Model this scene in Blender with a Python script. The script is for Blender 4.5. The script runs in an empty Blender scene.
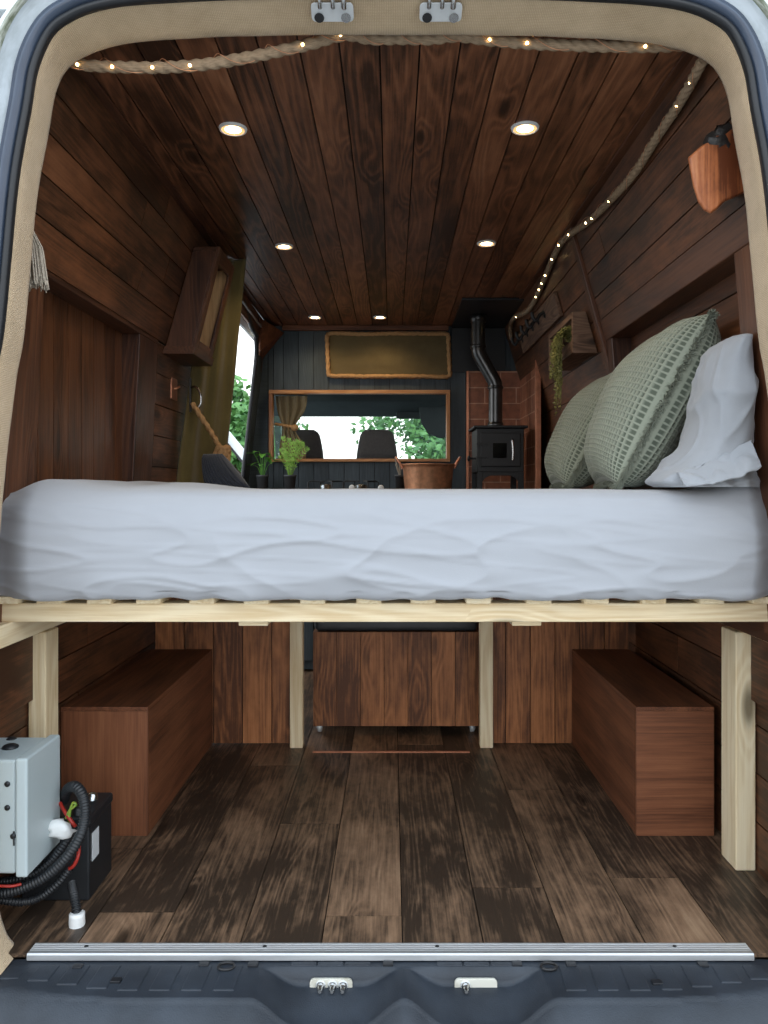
import bpy, math, random
from mathutils import Vector, Matrix, noise
random.seed(7)
S = bpy.context.scene
COL = S.collection
V = Vector
PI = math.pi
EZ = 0.96            # eye height above the load floor
F = 768.0            # focal length in pixels of the 768x1024 frame
def P(px, py, d):    # a point of the photograph at distance d into the van
    return V(((px - 392) * d / F, d, EZ - (py - 488) * d / F))
H = 1.94             # ceiling
DB = 4.65            # bulkhead
FR = 1.63            # where the cladding starts behind the rear opening

# ------------------------------------------------------------------ materials
def nodes(name):
    m = bpy.data.materials.new(name); m.use_nodes = True
    nt = m.node_tree; nt.nodes.clear()
    out = nt.nodes.new('ShaderNodeOutputMaterial')
    b = nt.nodes.new('ShaderNodeBsdfPrincipled')
    nt.links.new(b.outputs[0], out.inputs[0])
    return m, nt, b
def nd(nt, typ, ins=None, **props):
    n = nt.nodes.new('ShaderNode' + typ)
    for k, v in props.items(): setattr(n, k, v)
    for k, v in (ins or {}).items():
        if isinstance(v, bpy.types.NodeSocket): nt.links.new(v, n.inputs[k])
        else: n.inputs[k].default_value = v
    return n
def math_(nt, op, a, b=0.0, c=None):
    ins = {0: a, 1: b}
    if c is not None: ins[2] = c
    return nd(nt, 'Math', ins, operation=op).outputs[0]
def c4(c): return (c[0], c[1], c[2], 1.0)
def ramp(nt, fac, stops):
    n = nd(nt, 'ValToRGB', {0: fac})
    cr = n.color_ramp
    while len(cr.elements) < len(stops): cr.elements.new(0.5)
    for e, (p, c) in zip(cr.elements, stops): e.position = p; e.color = c4(c)
    return n.outputs[0]
def mixc(nt, fac, a, b, mode='MIX'):
    n = nd(nt, 'Mix', data_type='RGBA', blend_type=mode)
    for i, v in ((0, fac), (6, a), (7, b)):
        if isinstance(v, bpy.types.NodeSocket): nt.links.new(v, n.inputs[i])
        else: n.inputs[i].default_value = v if i == 0 else c4(v)
    return n.outputs[2]
def gco(nt, scale):
    a = nd(nt, 'Attribute', attribute_name='gco')
    return nd(nt, 'Mapping', {0: a.outputs['Vector'], 3: scale}).outputs[0]

def wood(name, dark, mid, light, rough=0.5, knots=0.6, ring=0.5, vary=0.5, blotch=0.35, spec=0.35, bump=0.25, ringf=34, cloud=0.0, finew=0.55):
    m, nt, b = nodes(name)
    rnd = nd(nt, 'Attribute', attribute_name='rnd').outputs['Fac']
    # knots
    vo = nd(nt, 'TexVoronoi', {'Vector': gco(nt, (2.6, 8.0, 8.0)), 'Scale': 1.0, 'Randomness': 1.0}, feature='F1')
    vcol = nd(nt, 'SeparateColor', {0: vo.outputs['Color']}).outputs[0]
    keep = math_(nt, 'LESS_THAN', vcol, knots)
    kd = nd(nt, 'MapRange', {0: vo.outputs['Distance'], 1: 0.05, 2: 0.20, 3: 1.0, 4: 0.0}, interpolation_type='SMOOTHSTEP').outputs[0]
    kn = math_(nt, 'MULTIPLY', kd, keep)
    kh = nd(nt, 'MapRange', {0: vo.outputs['Distance'], 1: 0.0, 2: 0.45, 3: 1.0, 4: 0.0}, interpolation_type='SMOOTHSTEP').outputs[0]
    kh = math_(nt, 'MULTIPLY', kh, keep)
    n1 = nd(nt, 'TexNoise', {'Vector': gco(nt, (0.7, 7.0, 7.0)), 'Scale': 1.0, 'Detail': 2.0, 'Roughness': 0.45}).outputs[0]
    n1 = math_(nt, 'ADD', n1, math_(nt, 'MULTIPLY', kh, 0.16))
    rings = math_(nt, 'SINE', math_(nt, 'MULTIPLY', n1, ringf * PI))
    rings = math_(nt, 'MULTIPLY_ADD', rings, 0.5, 0.5)
    rings = math_(nt, 'POWER', rings, 1.6)
    fine = nd(nt, 'TexNoise', {'Vector': gco(nt, (5.0, 170.0, 170.0)), 'Scale': 1.0, 'Detail': 4.0, 'Roughness': 0.65}).outputs[0]
    big = nd(nt, 'TexNoise', {'Vector': gco(nt, (2.2, 9.0, 9.0)), 'Scale': 1.0, 'Detail': 4.0, 'Roughness': 0.6}).outputs[0]
    v = math_(nt, 'MULTIPLY_ADD', rings, ring * 0.45, math_(nt, 'MULTIPLY_ADD', math_(nt, 'SUBTRACT', fine, 0.5), finew * 1.6, finew * 0.5))
    v = math_(nt, 'MULTIPLY_ADD', math_(nt, 'SUBTRACT', big, 0.5), blotch * 3.0, v)
    v = math_(nt, 'ADD', v, math_(nt, 'MULTIPLY', math_(nt, 'SUBTRACT', rnd, 0.5), vary))
    if cloud:
        cl = nd(nt, 'TexNoise', {'Vector': gco(nt, (3.2, 6.0, 6.0)), 'Scale': 1.0, 'Detail': 6.0, 'Roughness': 0.7}).outputs[0]
        v = math_(nt, 'MULTIPLY_ADD', math_(nt, 'SUBTRACT', cl, 0.5), cloud * 3.0, v)
    col = ramp(nt, v, [(0.08, dark), (0.45, mid), (0.9, light)])
    kc = tuple(x * 0.22 for x in dark)
    col = mixc(nt, math_(nt, 'MULTIPLY', kn, 0.85), col, kc)
    nt.links.new(col, b.inputs['Base Color'])
    b.inputs['Roughness'].default_value = rough
    b.inputs['Specular IOR Level'].default_value = spec
    bp = nd(nt, 'Bump', {'Strength': bump, 'Distance': 0.002, 'Height': math_(nt, 'MULTIPLY_ADD', rings, 0.5, fine)})
    nt.links.new(bp.outputs[0], b.inputs['Normal'])
    return m

def plain(name, col, rough=0.5, metal=0.0, var=0.25, scale=8.0, bscale=None, bump=0.0, col2=None, spec=0.5, coords='gco', stretch=(1, 1, 1), sheen=0.0, p0=0.3, p1=0.7):
    m, nt, b = nodes(name)
    s = tuple(scale * x for x in stretch)
    n = nd(nt, 'TexNoise', {'Vector': gco(nt, s), 'Scale': 1.0, 'Detail': 5.0, 'Roughness': 0.6}).outputs[0]
    lo = col2 or tuple(x * (1 - var) for x in col)
    nt.links.new(ramp(nt, n, [(p0, lo), (p1, col)]), b.inputs['Base Color'])
    b.inputs['Roughness'].default_value = rough
    b.inputs['Metallic'].default_value = metal
    b.inputs['Specular IOR Level'].default_value = spec
    if sheen: b.inputs['Sheen Weight'].default_value = sheen
    if bump:
        bs = tuple((bscale or scale * 6) * x for x in stretch)
        n2 = nd(nt, 'TexNoise', {'Vector': gco(nt, bs), 'Scale': 1.0, 'Detail': 3.0}).outputs[0]
        bp = nd(nt, 'Bump', {'Strength': bump, 'Distance': 0.003, 'Height': n2})
        nt.links.new(bp.outputs[0], b.inputs['Normal'])
    return m
def weave(name, col, col2, freq, rough=0.9, bump=0.5, sheen=0.2):
    m, nt, b = nodes(name)
    g = nd(nt, 'Attribute', attribute_name='gco').outputs['Vector']
    w1 = nd(nt, 'TexWave', {'Vector': g, 'Scale': freq, 'Distortion': 1.5, 'Detail': 2.0, 'Detail Scale': 2.0}, bands_direction='X').outputs['Fac']
    w2 = nd(nt, 'TexWave', {'Vector': g, 'Scale': freq, 'Distortion': 1.5, 'Detail': 2.0, 'Detail Scale': 2.0}, bands_direction='Y').outputs['Fac']
    n = nd(nt, 'TexNoise', {'Vector': gco(nt, (9, 9, 9)), 'Scale': 1.0, 'Detail': 6.0, 'Roughness': 0.7}).outputs[0]
    h = math_(nt, 'MULTIPLY', w1, w2)
    v = math_(nt, 'MULTIPLY_ADD', h, 0.5, math_(nt, 'MULTIPLY', n, 0.7))
    nt.links.new(ramp(nt, v, [(0.25, col2), (0.7, col)]), b.inputs['Base Color'])
    b.inputs['Roughness'].default_value = rough
    b.inputs['Sheen Weight'].default_value = sheen
    b.inputs['Specular IOR Level'].default_value = 0.15
    bp = nd(nt, 'Bump', {'Strength': bump, 'Distance': 0.002, 'Height': h})
    nt.links.new(bp.outputs[0], b.inputs['Normal'])
    return m
def emit(name, col, s):
    m, nt, b = nodes(name)
    b.inputs['Base Color'].default_value = c4(col)
    b.inputs['Emission Color'].default_value = c4(col)
    b.inputs['Emission Strength'].default_value = s
    return m
def glass(name, tint=(0.95, 0.98, 0.97)):
    m, nt, b = nodes(name)
    out = [n for n in nt.nodes if n.type == 'OUTPUT_MATERIAL'][0]
    t = nd(nt, 'BsdfTransparent', {0: c4(tint)}); g = nd(nt, 'BsdfGlossy', {0: (1, 1, 1, 1), 'Roughness': 0.02})
    mx = nd(nt, 'MixShader', {0: 0.06, 1: t.outputs[0], 2: g.outputs[0]})
    nt.links.new(mx.outputs[0], out.inputs[0])
    return m

M = {}
M['ceil'] = wood('stained_ceiling_pine', (0.045, 0.018, 0.009), (0.215, 0.083, 0.039), (0.40, 0.18, 0.09), rough=0.42, knots=0.7, ring=0.45, vary=0.34, blotch=0.22, cloud=0.28, finew=0.38)
M['wall'] = wood('stained_wall_pine', (0.046, 0.0195, 0.0095), (0.182, 0.070, 0.031), (0.31, 0.130, 0.060), rough=0.48, knots=0.35, ring=0.22, vary=0.12, blotch=0.22, cloud=0.34, finew=0.35)
M['post'] = wood('dark_stained_trim', (0.036, 0.0145, 0.009), (0.11, 0.043, 0.021), (0.18, 0.074, 0.037), rough=0.42, knots=0.2, ring=0.3, vary=0.2, blotch=0.35)
M['panel'] = wood('stained_tongue_and_groove', (0.05, 0.019, 0.009), (0.13, 0.048, 0.02), (0.20, 0.08, 0.033), rough=0.38, knots=0.2, ring=0.25, vary=0.25)
M['parti'] = wood('stained_rustic_boards', (0.11, 0.04, 0.016), (0.42, 0.165, 0.062), (0.62, 0.29, 0.125), rough=0.5, knots=0.85, ring=0.3, vary=0.22, blotch=0.18, cloud=0.28, finew=0.4)
M['ply'] = wood('stained_plywood', (0.085, 0.03, 0.014), (0.20, 0.074, 0.034), (0.30, 0.125, 0.058), rough=0.5, knots=0.0, ring=0.35, vary=0.1, blotch=0.3, ringf=14)
M['pine'] = wood('raw_pine', (0.66, 0.50, 0.29), (0.82, 0.69, 0.47), (0.88, 0.78, 0.58), rough=0.6, knots=0.04, ring=0.5, vary=0.2, blotch=0.15, spec=0.25)
M['floor'] = wood('smoked_oak_planks', (0.040, 0.026, 0.0175), (0.25, 0.150, 0.090), (0.46, 0.305, 0.19), rough=0.45, knots=0.55, ring=0.25, vary=0.30, blotch=0.10, cloud=0.42, finew=0.42, spec=0.4, ringf=40)
M['frame'] = wood('oiled_frame_wood', (0.24, 0.09, 0.03), (0.46, 0.21, 0.075), (0.60, 0.32, 0.14), rough=0.4, knots=0.1, vary=0.2)
M['block'] = wood('live_edge_block', (0.10, 0.028, 0.011), (0.36, 0.115, 0.042), (0.58, 0.25, 0.11), rough=0.3, knots=0.2, vary=0.1, blotch=0.5, cloud=0.5, ringf=20)
M['grey_wood'] = wood('weathered_planter_wood', (0.08, 0.042, 0.026), (0.20, 0.115, 0.072), (0.30, 0.185, 0.12), rough=0.6, knots=0.5, vary=0.2)
M['light_wood'] = wood('pale_daylit_lining', (0.55, 0.30, 0.13), (0.75, 0.46, 0.22), (0.82, 0.55, 0.30), rough=0.5, knots=0.1, vary=0.1)  # pale wood, colour raised to paint in daylight on the inner face
M['blackboard'] = wood('blue_black_painted_boards', (0.028, 0.039, 0.047), (0.052, 0.069, 0.080), (0.09, 0.112, 0.126), rough=0.5, knots=0.15, ring=0.2, vary=0.25, blotch=0.3)
M['gap'] = plain('shadow_gap', (0.006, 0.004, 0.003), 0.9, var=0.3)
M['sheet'] = plain('washed_grey_cotton', (0.375, 0.388, 0.418), 0.85, var=0.05, scale=5, bump=0.12, bscale=500, sheen=0.3, spec=0.15)
M['linen'] = plain('grey_linen', (0.335, 0.352, 0.38), 0.88, var=0.10, scale=9, bump=0.15, bscale=400, sheen=0.3, spec=0.15)
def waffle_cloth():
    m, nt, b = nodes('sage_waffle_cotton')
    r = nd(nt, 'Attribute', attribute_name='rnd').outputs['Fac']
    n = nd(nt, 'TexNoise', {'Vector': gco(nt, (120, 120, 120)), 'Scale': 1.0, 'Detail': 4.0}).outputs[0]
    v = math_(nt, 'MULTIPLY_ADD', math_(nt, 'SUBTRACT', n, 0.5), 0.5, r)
    nt.links.new(ramp(nt, v, [(0.15, (0.10, 0.118, 0.09)), (0.8, (0.29, 0.315, 0.25))]), b.inputs['Base Color'])   # paler ridge yarn; pits coloured darker to paint in their shade
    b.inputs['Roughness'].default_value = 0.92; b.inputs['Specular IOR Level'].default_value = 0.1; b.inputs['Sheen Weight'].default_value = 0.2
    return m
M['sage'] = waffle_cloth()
M['navy'] = plain('navy_rib_knit', (0.035, 0.04, 0.055), 0.9, var=0.3, scale=60, bump=0.3, sheen=0.3, spec=0.1)
M['burlap'] = weave('natural_hessian', (0.66, 0.505, 0.335), (0.42, 0.305, 0.185), 88)
M['olive'] = plain('olive_canvas', (0.15, 0.115, 0.042), 0.85, var=0.35, scale=6, bump=0.25, bscale=300, sheen=0.3, spec=0.15)
M['tan'] = weave('khaki_canvas', (0.32, 0.245, 0.13), (0.21, 0.155, 0.08), 110, bump=0.3)
M['khaki'] = weave('khaki_panel_canvas', (0.17, 0.128, 0.062), (0.115, 0.085, 0.04), 110, bump=0.3)
M['rope'] = plain('jute_rope', (0.42, 0.305, 0.20), 0.9, var=0.4, scale=60, bump=0.4, bscale=500, spec=0.1, stretch=(1, 6, 1))
M['tie'] = plain('golden_jute', (0.55, 0.32, 0.15), 0.9, var=0.4, scale=60, bump=0.4, bscale=500, spec=0.1)
M['tassel'] = plain('frayed_rope_yarn', (0.50, 0.44, 0.36), 0.95, var=0.3, scale=60, spec=0.05)
M['rubber'] = plain('black_rubber', (0.012, 0.014, 0.018), 0.45, var=0.3, scale=14)
M['seal_blue'] = plain('blue_black_rubber_seal', (0.045, 0.065, 0.105), 0.28, var=0.35, scale=10)
M['paint'] = plain('white_van_paint', (0.80, 0.83, 0.84), 0.25, var=0.05, scale=3)
M['channel'] = plain('grimy_white_paint', (0.42, 0.47, 0.51), 0.4, scale=14, col2=(0.20, 0.235, 0.245), p0=0.25, p1=0.6)
M['moss'] = plain('mossy_gutter', (0.45, 0.47, 0.42), 0.8, scale=45, col2=(0.12, 0.14, 0.085), bump=0.4, p0=0.38, p1=0.66)
M['bumper'] = plain('blue_black_bumper_plastic', (0.029, 0.037, 0.050), 0.55, scale=9, bump=0.25, bscale=350, col2=(0.013, 0.017, 0.024))
M['alu'] = plain('brushed_aluminium', (0.62, 0.63, 0.64), 0.42, metal=0.75, var=0.18, scale=6, stretch=(1, 20, 20))
M['steel'] = plain('bright_steel', (0.62, 0.62, 0.61), 0.25, metal=1.0, var=0.15, scale=30)
M['zinc'] = plain('pale_zinc_plate', (0.66, 0.68, 0.69), 0.45, metal=0.35, var=0.12, scale=30)
M['zinc_dirty'] = plain('cream_painted_plate', (0.66, 0.64, 0.56), 0.5, metal=0.1, scale=30, col2=(0.42, 0.39, 0.30), p0=0.2, p1=0.5)
M['dark_metal'] = plain('dark_metal', (0.05, 0.05, 0.052), 0.4, metal=0.7, var=0.3, scale=30)
M['iron'] = plain('stove_black_iron', (0.018, 0.019, 0.021), 0.5, metal=0.1, var=0.25, scale=20, bump=0.1)
M['flue'] = plain('matt_black_flue', (0.10, 0.10, 0.10), 0.28, metal=0.8, var=0.3, scale=12)
M['copper'] = plain('hammered_copper', (0.82, 0.40, 0.22), 0.42, metal=0.7, var=0.4, scale=26, bump=0.5, bscale=60)
M['copper_strip'] = plain('copper_edge_strip', (0.62, 0.26, 0.15), 0.35, metal=0.6, var=0.35, scale=30)
M['soot'] = plain('black_fire_glass', (0.006, 0.006, 0.007), 0.08, var=0.2)
M['plastic_white'] = plain('white_grey_plastic', (0.42, 0.485, 0.50), 0.38, var=0.07, scale=5)
M['plastic_black'] = plain('black_plastic', (0.014, 0.016, 0.019), 0.42, var=0.3, scale=18)
M['white'] = plain('chalk_white', (0.78, 0.79, 0.78), 0.6, var=0.1, scale=20)
M['red'] = plain('red_cable', (0.42, 0.025, 0.015), 0.4)
M['green_wire'] = plain('green_cable', (0.05, 0.26, 0.05), 0.4, col2=(0.38, 0.36, 0.03), scale=120)
M['pot'] = plain('charcoal_pot', (0.055, 0.058, 0.062), 0.55, scale=25)
M['soil'] = plain('potting_soil', (0.03, 0.02, 0.013), 0.95, scale=90, bump=0.6)
M['leaf'] = plain('bright_leaf', (0.16, 0.42, 0.06), 0.5, scale=40, col2=(0.07, 0.24, 0.03))
M['fern'] = plain('lime_fern', (0.36, 0.60, 0.10), 0.5, scale=40, col2=(0.18, 0.38, 0.05))
M['trail'] = plain('olive_trailing_leaf', (0.34, 0.32, 0.10), 0.55, scale=60, col2=(0.16, 0.17, 0.05))
M['tree'] = plain('summer_leaf', (0.16, 0.36, 0.09), 0.6, scale=3, col2=(0.05, 0.16, 0.045))
M['bark'] = plain('bark', (0.10, 0.07, 0.045), 0.9, scale=20, bump=0.5)
M['seat'] = plain('dark_seat_cloth', (0.12, 0.11, 0.105), 0.8, var=0.2, scale=60, bump=0.2)
M['cab'] = plain('dark_cab_lining', (0.085, 0.11, 0.115), 0.7, var=0.2, scale=10)
M['cab_grey'] = plain('grey_cab_lining', (0.10, 0.115, 0.12), 0.7, var=0.15, scale=10)
M['cushion_grey'] = plain('grey_vinyl', (0.055, 0.058, 0.064), 0.4, var=0.2, scale=10)
M['worktop'] = wood('dark_worktop', (0.03, 0.015, 0.01), (0.07, 0.035, 0.02), (0.12, 0.06, 0.03), rough=0.35)
M['yard'] = plain('pale_gravel_yard', (0.36, 0.35, 0.33), 0.95, scale=2, var=0.25, bump=0.3, bscale=60)
M['glass'] = glass('clear_glass')
M['lamp'] = emit('warm_led_lens', (1.0, 0.80, 0.50), 16.0)
M['glow'] = emit('warm_reflector', (1.0, 0.55, 0.22), 0.8)
M['bulb'] = emit('fairy_bulb', (1.0, 0.70, 0.30), 14.0)
M['fringe'] = plain('sage_fringe', (0.26, 0.285, 0.225), 0.95, scale=80, var=0.3)
M['label'] = plain('white_label', (0.62, 0.64, 0.66), 0.5, var=0.1)
M['knot'] = plain('charred_knot', (0.018, 0.016, 0.015), 0.45, scale=60, bump=0.8, bscale=90)
# terracotta tiles with mortar
def tiles():
    m, nt, b = nodes('terracotta_tiles')
    g = nd(nt, 'Attribute', attribute_name='gco').outputs['Vector']
    br = nd(nt, 'TexBrick', {'Vector': g, 'Color1': c4((0.36, 0.14, 0.075)), 'Color2': c4((0.28, 0.105, 0.058)), 'Mortar': c4((0.55, 0.32, 0.22)),
                             'Scale': 1.0, 'Mortar Size': 0.0035, 'Brick Width': 0.19, 'Row Height': 0.095, 'Bias': 0.0})
    n = nd(nt, 'TexNoise', {'Vector': gco(nt, (25, 25, 25)), 'Scale': 1.0, 'Detail': 5.0}).outputs[0]
    col = mixc(nt, 0.55, br.outputs['Color'], ramp(nt, n, [(0.3, (0.45, 0.45, 0.45)), (0.7, (1.3, 1.2, 1.1))]), 'MULTIPLY')
    nt.links.new(col, b.inputs['Base Color']); b.inputs['Roughness'].default_value = 0.55
    bp = nd(nt, 'Bump', {'Strength': 0.4, 'Distance': 0.003, 'Height': math_(nt, 'SUBTRACT', 1.0, br.outputs['Fac'])})
    nt.links.new(bp.outputs[0], b.inputs['Normal'])
    return m
M['tiles'] = tiles()

# ------------------------------------------------------------------ mesh builder
class MB:
    def __init__(s): s.v = []; s.f = []; s.g = []; s.r = []; s.mi = []; s.sm = []
    def add(s, vs, fs, g=None, rnd=None, mi=0, smooth=False):
        b = len(s.v)
        s.v += [V(p) for p in vs]
        s.g += list(g) if g else [tuple(p) for p in vs]
        rr = random.random() if rnd is None else rnd
        s.r += [rr] * len(vs)
        for f in fs:
            s.f.append([b + i for i in f]); s.mi.append(mi); s.sm.append(smooth)
        return b
    def obox(s, o, a, b, c, rnd=None, mi=0):
        """box from corner o along a (grain), b, c"""
        o, a, b, c = V(o), V(a), V(b), V(c)
        pts = []; g = []
        oo = (random.random() * 60, random.random() * 30, random.random() * 30)
        for k in (0, 1):
            for j in (0, 1):
                for i in (0, 1):
                    pts.append(o + a * i + b * j + c * k)
                    g.append((oo[0] + a.length * i, oo[1] + b.length * j, oo[2] + c.length * k))
        fs = [(0, 2, 3, 1), (4, 5, 7, 6), (0, 1, 5, 4), (2, 6, 7, 3), (0, 4, 6, 2), (1, 3, 7, 5)]
        if a.cross(b).dot(c) < 0: fs = [f[::-1] for f in fs]
        s.add(pts, fs, g, rnd, mi)
    def box(s, x0, x1, y0, y1, z0, z1, axis=0, rnd=None, mi=0):
        o = V((x0, y0, z0)); e = [V((x1 - x0, 0, 0)), V((0, y1 - y0, 0)), V((0, 0, z1 - z0))]
        a = e[axis]; b = e[(axis + 1) % 3]; c = e[(axis + 2) % 3]
        s.obox(o, a, b, c, rnd, mi)
    def planks(s, o, u, w, n, widths, gap=0.003, joints=None, back=True, mi=0, bmi=1):
        """boards filling the parallelogram o,u(length),w(width); n = thickness vector away from the face"""
        o, u, w, n = V(o), V(u), V(w), V(n)
        tot = sum(widths); wl = w.length; ul = u.length; p = 0.0
        gw = gap / wl
        for i, wd in enumerate(widths):
            a, b = p / tot, (p + wd) / tot; p += wd
            cuts = [0.0] + sorted(joints(i) if joints else []) + [1.0]
            for k in range(len(cuts) - 1):
                ca = cuts[k] + (gap * .5 / ul if k else 0); cb = cuts[k + 1] - (gap * .5 / ul if k < len(cuts) - 2 else 0)
                s.obox(o + u * ca + w * (a + gw / 2), u * (cb - ca), w * (b - a - gw), n * (1 + 0.12 * random.random()), mi=mi)
        if back: s.obox(o + n * 0.7, u, w, n * 0.6, mi=bmi)
    def grid(s, pts, closeu=False, closev=False, g=None, mi=0, smooth=True, rnd=0.5, flip=False):
        nu = len(pts); nv = len(pts[0])
        vs = [p for row in pts for p in row]
        gg = [q for row in g for q in row] if g else None
        fs = []
        for i in range(nu if closeu else nu - 1):
            for j in range(nv if closev else nv - 1):
                a = i * nv + j; b = ((i + 1) % nu) * nv + j; c = ((i + 1) % nu) * nv + (j + 1) % nv; d = i * nv + (j + 1) % nv
                fs.append((a, d, c, b) if flip else (a, b, c, d))
        b = s.add(vs, fs, gg, 0.5 if isinstance(rnd, list) else rnd, mi, smooth)
        if isinstance(rnd, list): s.r[b:] = rnd
        return b
    def tube(s, path, rad, n=10, mi=0, cap=True, prof=None, smooth=True):
        path = [V(p) for p in path]
        T = []
        for i in range(len(path)):
            t = path[min(i + 1, len(path) - 1)] - path[max(i - 1, 0)]
            T.append(t.normalized() if t.length > 1e-9 else V((0, 0, 1)))
        up = V((0, 0, 1)) if abs(T[0].z) < 0.9 else V((1, 0, 0))
        A = T[0].cross(up).normalized()
        rows = []; gs = []; L = 0.0
        for i, p in enumerate(path):
            if i:
                L += (p - path[i - 1]).length
                A = (A - T[i] * A.dot(T[i]))
                A = A.normalized() if A.length > 1e-6 else T[i].orthogonal().normalized()
            B = T[i].cross(A)
            r = rad(i / max(1, len(path) - 1)) if callable(rad) else rad
            row = []; gr = []
            for k in range(n):
                th = 2 * PI * k / n
                rr = r * (prof(th, L) if prof else 1.0)
                row.append(p + A * (math.cos(th) * rr) + B * (math.sin(th) * rr)); gr.append((L, th * r, 0.0))
            rows.append(row); gs.append(gr)
        b = s.grid(rows, closev=True, g=gs, mi=mi, smooth=smooth, flip=True)
        if cap:
            m = len(path)
            s.f.append([b + k for k in range(n)]); s.mi.append(mi); s.sm.append(False)
            s.f.append([b + (m - 1) * n + k for k in range(n)][::-1]); s.mi.append(mi); s.sm.append(False)
    def lathe(s, prof, c, n=28, axis='Z', mi=0, smooth=True, cap=True):
        c = V(c); rows = []
        for r, h in prof:
            row = []
            for k in range(n):
                th = 2 * PI * k / n; x, y = r * math.cos(th), r * math.sin(th)
                q = {'Z': V((x, y, h)), 'X': V((h, x, y)), 'Y': V((y, h, x))}[axis]
                row.append(c + q)
            rows.append(row)
        b = s.grid(rows, closev=True, mi=mi, smooth=smooth, flip=True)
        if cap:
            m = len(prof)
            if prof[0][0] > 1e-6: s.f.append([b + k for k in range(n)][::1]); s.mi.append(mi); s.sm.append(False)
            if prof[-1][0] > 1e-6: s.f.append([b + (m - 1) * n + k for k in range(n)][::-1]); s.mi.append(mi); s.sm.append(False)
    def prism(s, poly, ext, mi=0, rnd=None, g=None):
        poly = [V(p) for p in poly]; ext = V(ext); n = len(poly)
        vs = poly + [p + ext for p in poly]
        fs = [list(range(n))[::-1], list(range(n, 2 * n))] + [(i, (i + 1) % n, n + (i + 1) % n, n + i) for i in range(n)]
        nrm = (poly[1] - poly[0]).cross(poly[2] - poly[1])
        if nrm.dot(ext) < 0: fs = [list(f)[::-1] for f in fs]
        s.add(vs, fs, g, rnd, mi)
    def sphere(s, c, r, n=12, m=8, mi=0, sc=(1, 1, 1)):
        prof = [(max(1e-5, math.sin(PI * i / m)) * r, -math.cos(PI * i / m) * r) for i in range(m + 1)]
        c = V(c); rows = []
        for rr, h in prof:
            rows.append([c + V((rr * math.cos(2 * PI * k / n) * sc[0], rr * math.sin(2 * PI * k / n) * sc[1], h * sc[2])) for k in range(n)])
        s.grid(rows, closev=True, mi=mi, flip=True)
    def build(s, name, mats, parent=None, bevel=0.0, seg=2, solid=0.0, subsurf=0):
        if not isinstance(mats, (list, tuple)): mats = [mats]
        if parent is None:
            xs = [p.x for p in s.v]; ys = [p.y for p in s.v]; zs = [p.z for p in s.v]
            org = V(((min(xs) + max(xs)) / 2, (min(ys) + max(ys)) / 2, min(zs)))
            loc = org
        else:
            org = V((0, 0, 0)); q = parent
            while q is not None: org += q.location; q = q.parent
            loc = V((0, 0, 0))
        me = bpy.data.meshes.new(name)
        me.from_pydata([tuple(p - org) for p in s.v], [], s.f)
        a = me.attributes.new('gco', 'FLOAT_VECTOR', 'POINT')
        a.data.foreach_set('vector', [x for q in s.g for x in q])
        a = me.attributes.new('rnd', 'FLOAT', 'POINT')
        a.data.foreach_set('value', s.r)
        for m in mats: me.materials.append(M[m])
        me.polygons.foreach_set('material_index', s.mi)
        me.polygons.foreach_set('use_smooth', s.sm)
        me.update()
        o = bpy.data.objects.new(name, me); COL.objects.link(o); o.location = loc
        if parent is not None: o.parent = parent
        if solid:
            md = o.modifiers.new('solid', 'SOLIDIFY'); md.thickness = solid; md.offset = 0
        if bevel:
            md = o.modifiers.new('bevel', 'BEVEL'); md.width = bevel; md.segments = seg; md.limit_method = 'ANGLE'; md.angle_limit = math.radians(40)
        if subsurf:
            md = o.modifiers.new('sub', 'SUBSURF'); md.levels = subsurf; md.render_levels = subsurf
        return o
def tag(o, label, cat, group=None):
    o['label'] = label; o['category'] = cat
    if group: o['group'] = group
    return o
def thing(name, loc, label, cat, group=None):
    o = bpy.data.objects.new(name, None); COL.objects.link(o); o.location = V(loc); o.empty_display_size = 0.05
    return tag(o, label, cat, group)
def struct(o, label=None):
    o['kind'] = 'structure'
    if label: o['label'] = label
    return o
def copy_tree(o, loc, label, parent=None):
    c = o.copy(); COL.objects.link(c)
    if parent is None: c.location = V(loc); c['label'] = label
    else: c.parent = parent
    for ch in list(o.children): copy_tree(ch, None, None, c)
    return c
def lerp(a, b, t): return a + (b - a) * t
def spline(pts, n):
    """Catmull-Rom through pts"""
    pts = [V(p) for p in pts]; out = []
    q = [pts[0] * 2 - pts[1]] + pts + [pts[-1] * 2 - pts[-2]]
    m = len(pts) - 1
    for k in range(n + 1):
        t = k / n * m; i = min(int(t), m - 1); u = t - i
        p0, p1, p2, p3 = q[i:i + 4]
        out.append(0.5 * ((2 * p1) + (p2 - p0) * u + (2 * p0 - 5 * p1 + 4 * p2 - p3) * u * u + (3 * p1 - p0 - 3 * p2 + p3) * u ** 3))
    return out
def sstep(a, b, x):
    t = max(0.0, min(1.0, (x - a) / (b - a))); return t * t * (3 - 2 * t)
def nz(x, y, z=0.0): return noise.noise(V((x, y, z)))

# ------------------------------------------------------------------ the shell: floor, ceiling, walls
# floor: oak planks 171 mm wide running into the van
m = MB()
X0 = 0.022 - 0.171 * 6
jn = {0: [.3], 1: [.15, .6], 2: [0.05, .5], 3: [.35], 4: [.20, .7], 5: [0.045, .55], 6: [.42], 7: [.085, .5], 8: [.28], 9: [0.1, .6], 10: [.3], 11: [.4]}
m.planks((-0.95, 1.585, 0), (0, DB - 1.585, 0), (1.90, 0, 0), (0, 0, -0.012), [0.117] + [0.171] * 10 + [0.073], gap=0.0025, joints=lambda i: jn[i % 12])
struct(m.build('floor', ['floor', 'gap']))
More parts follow.
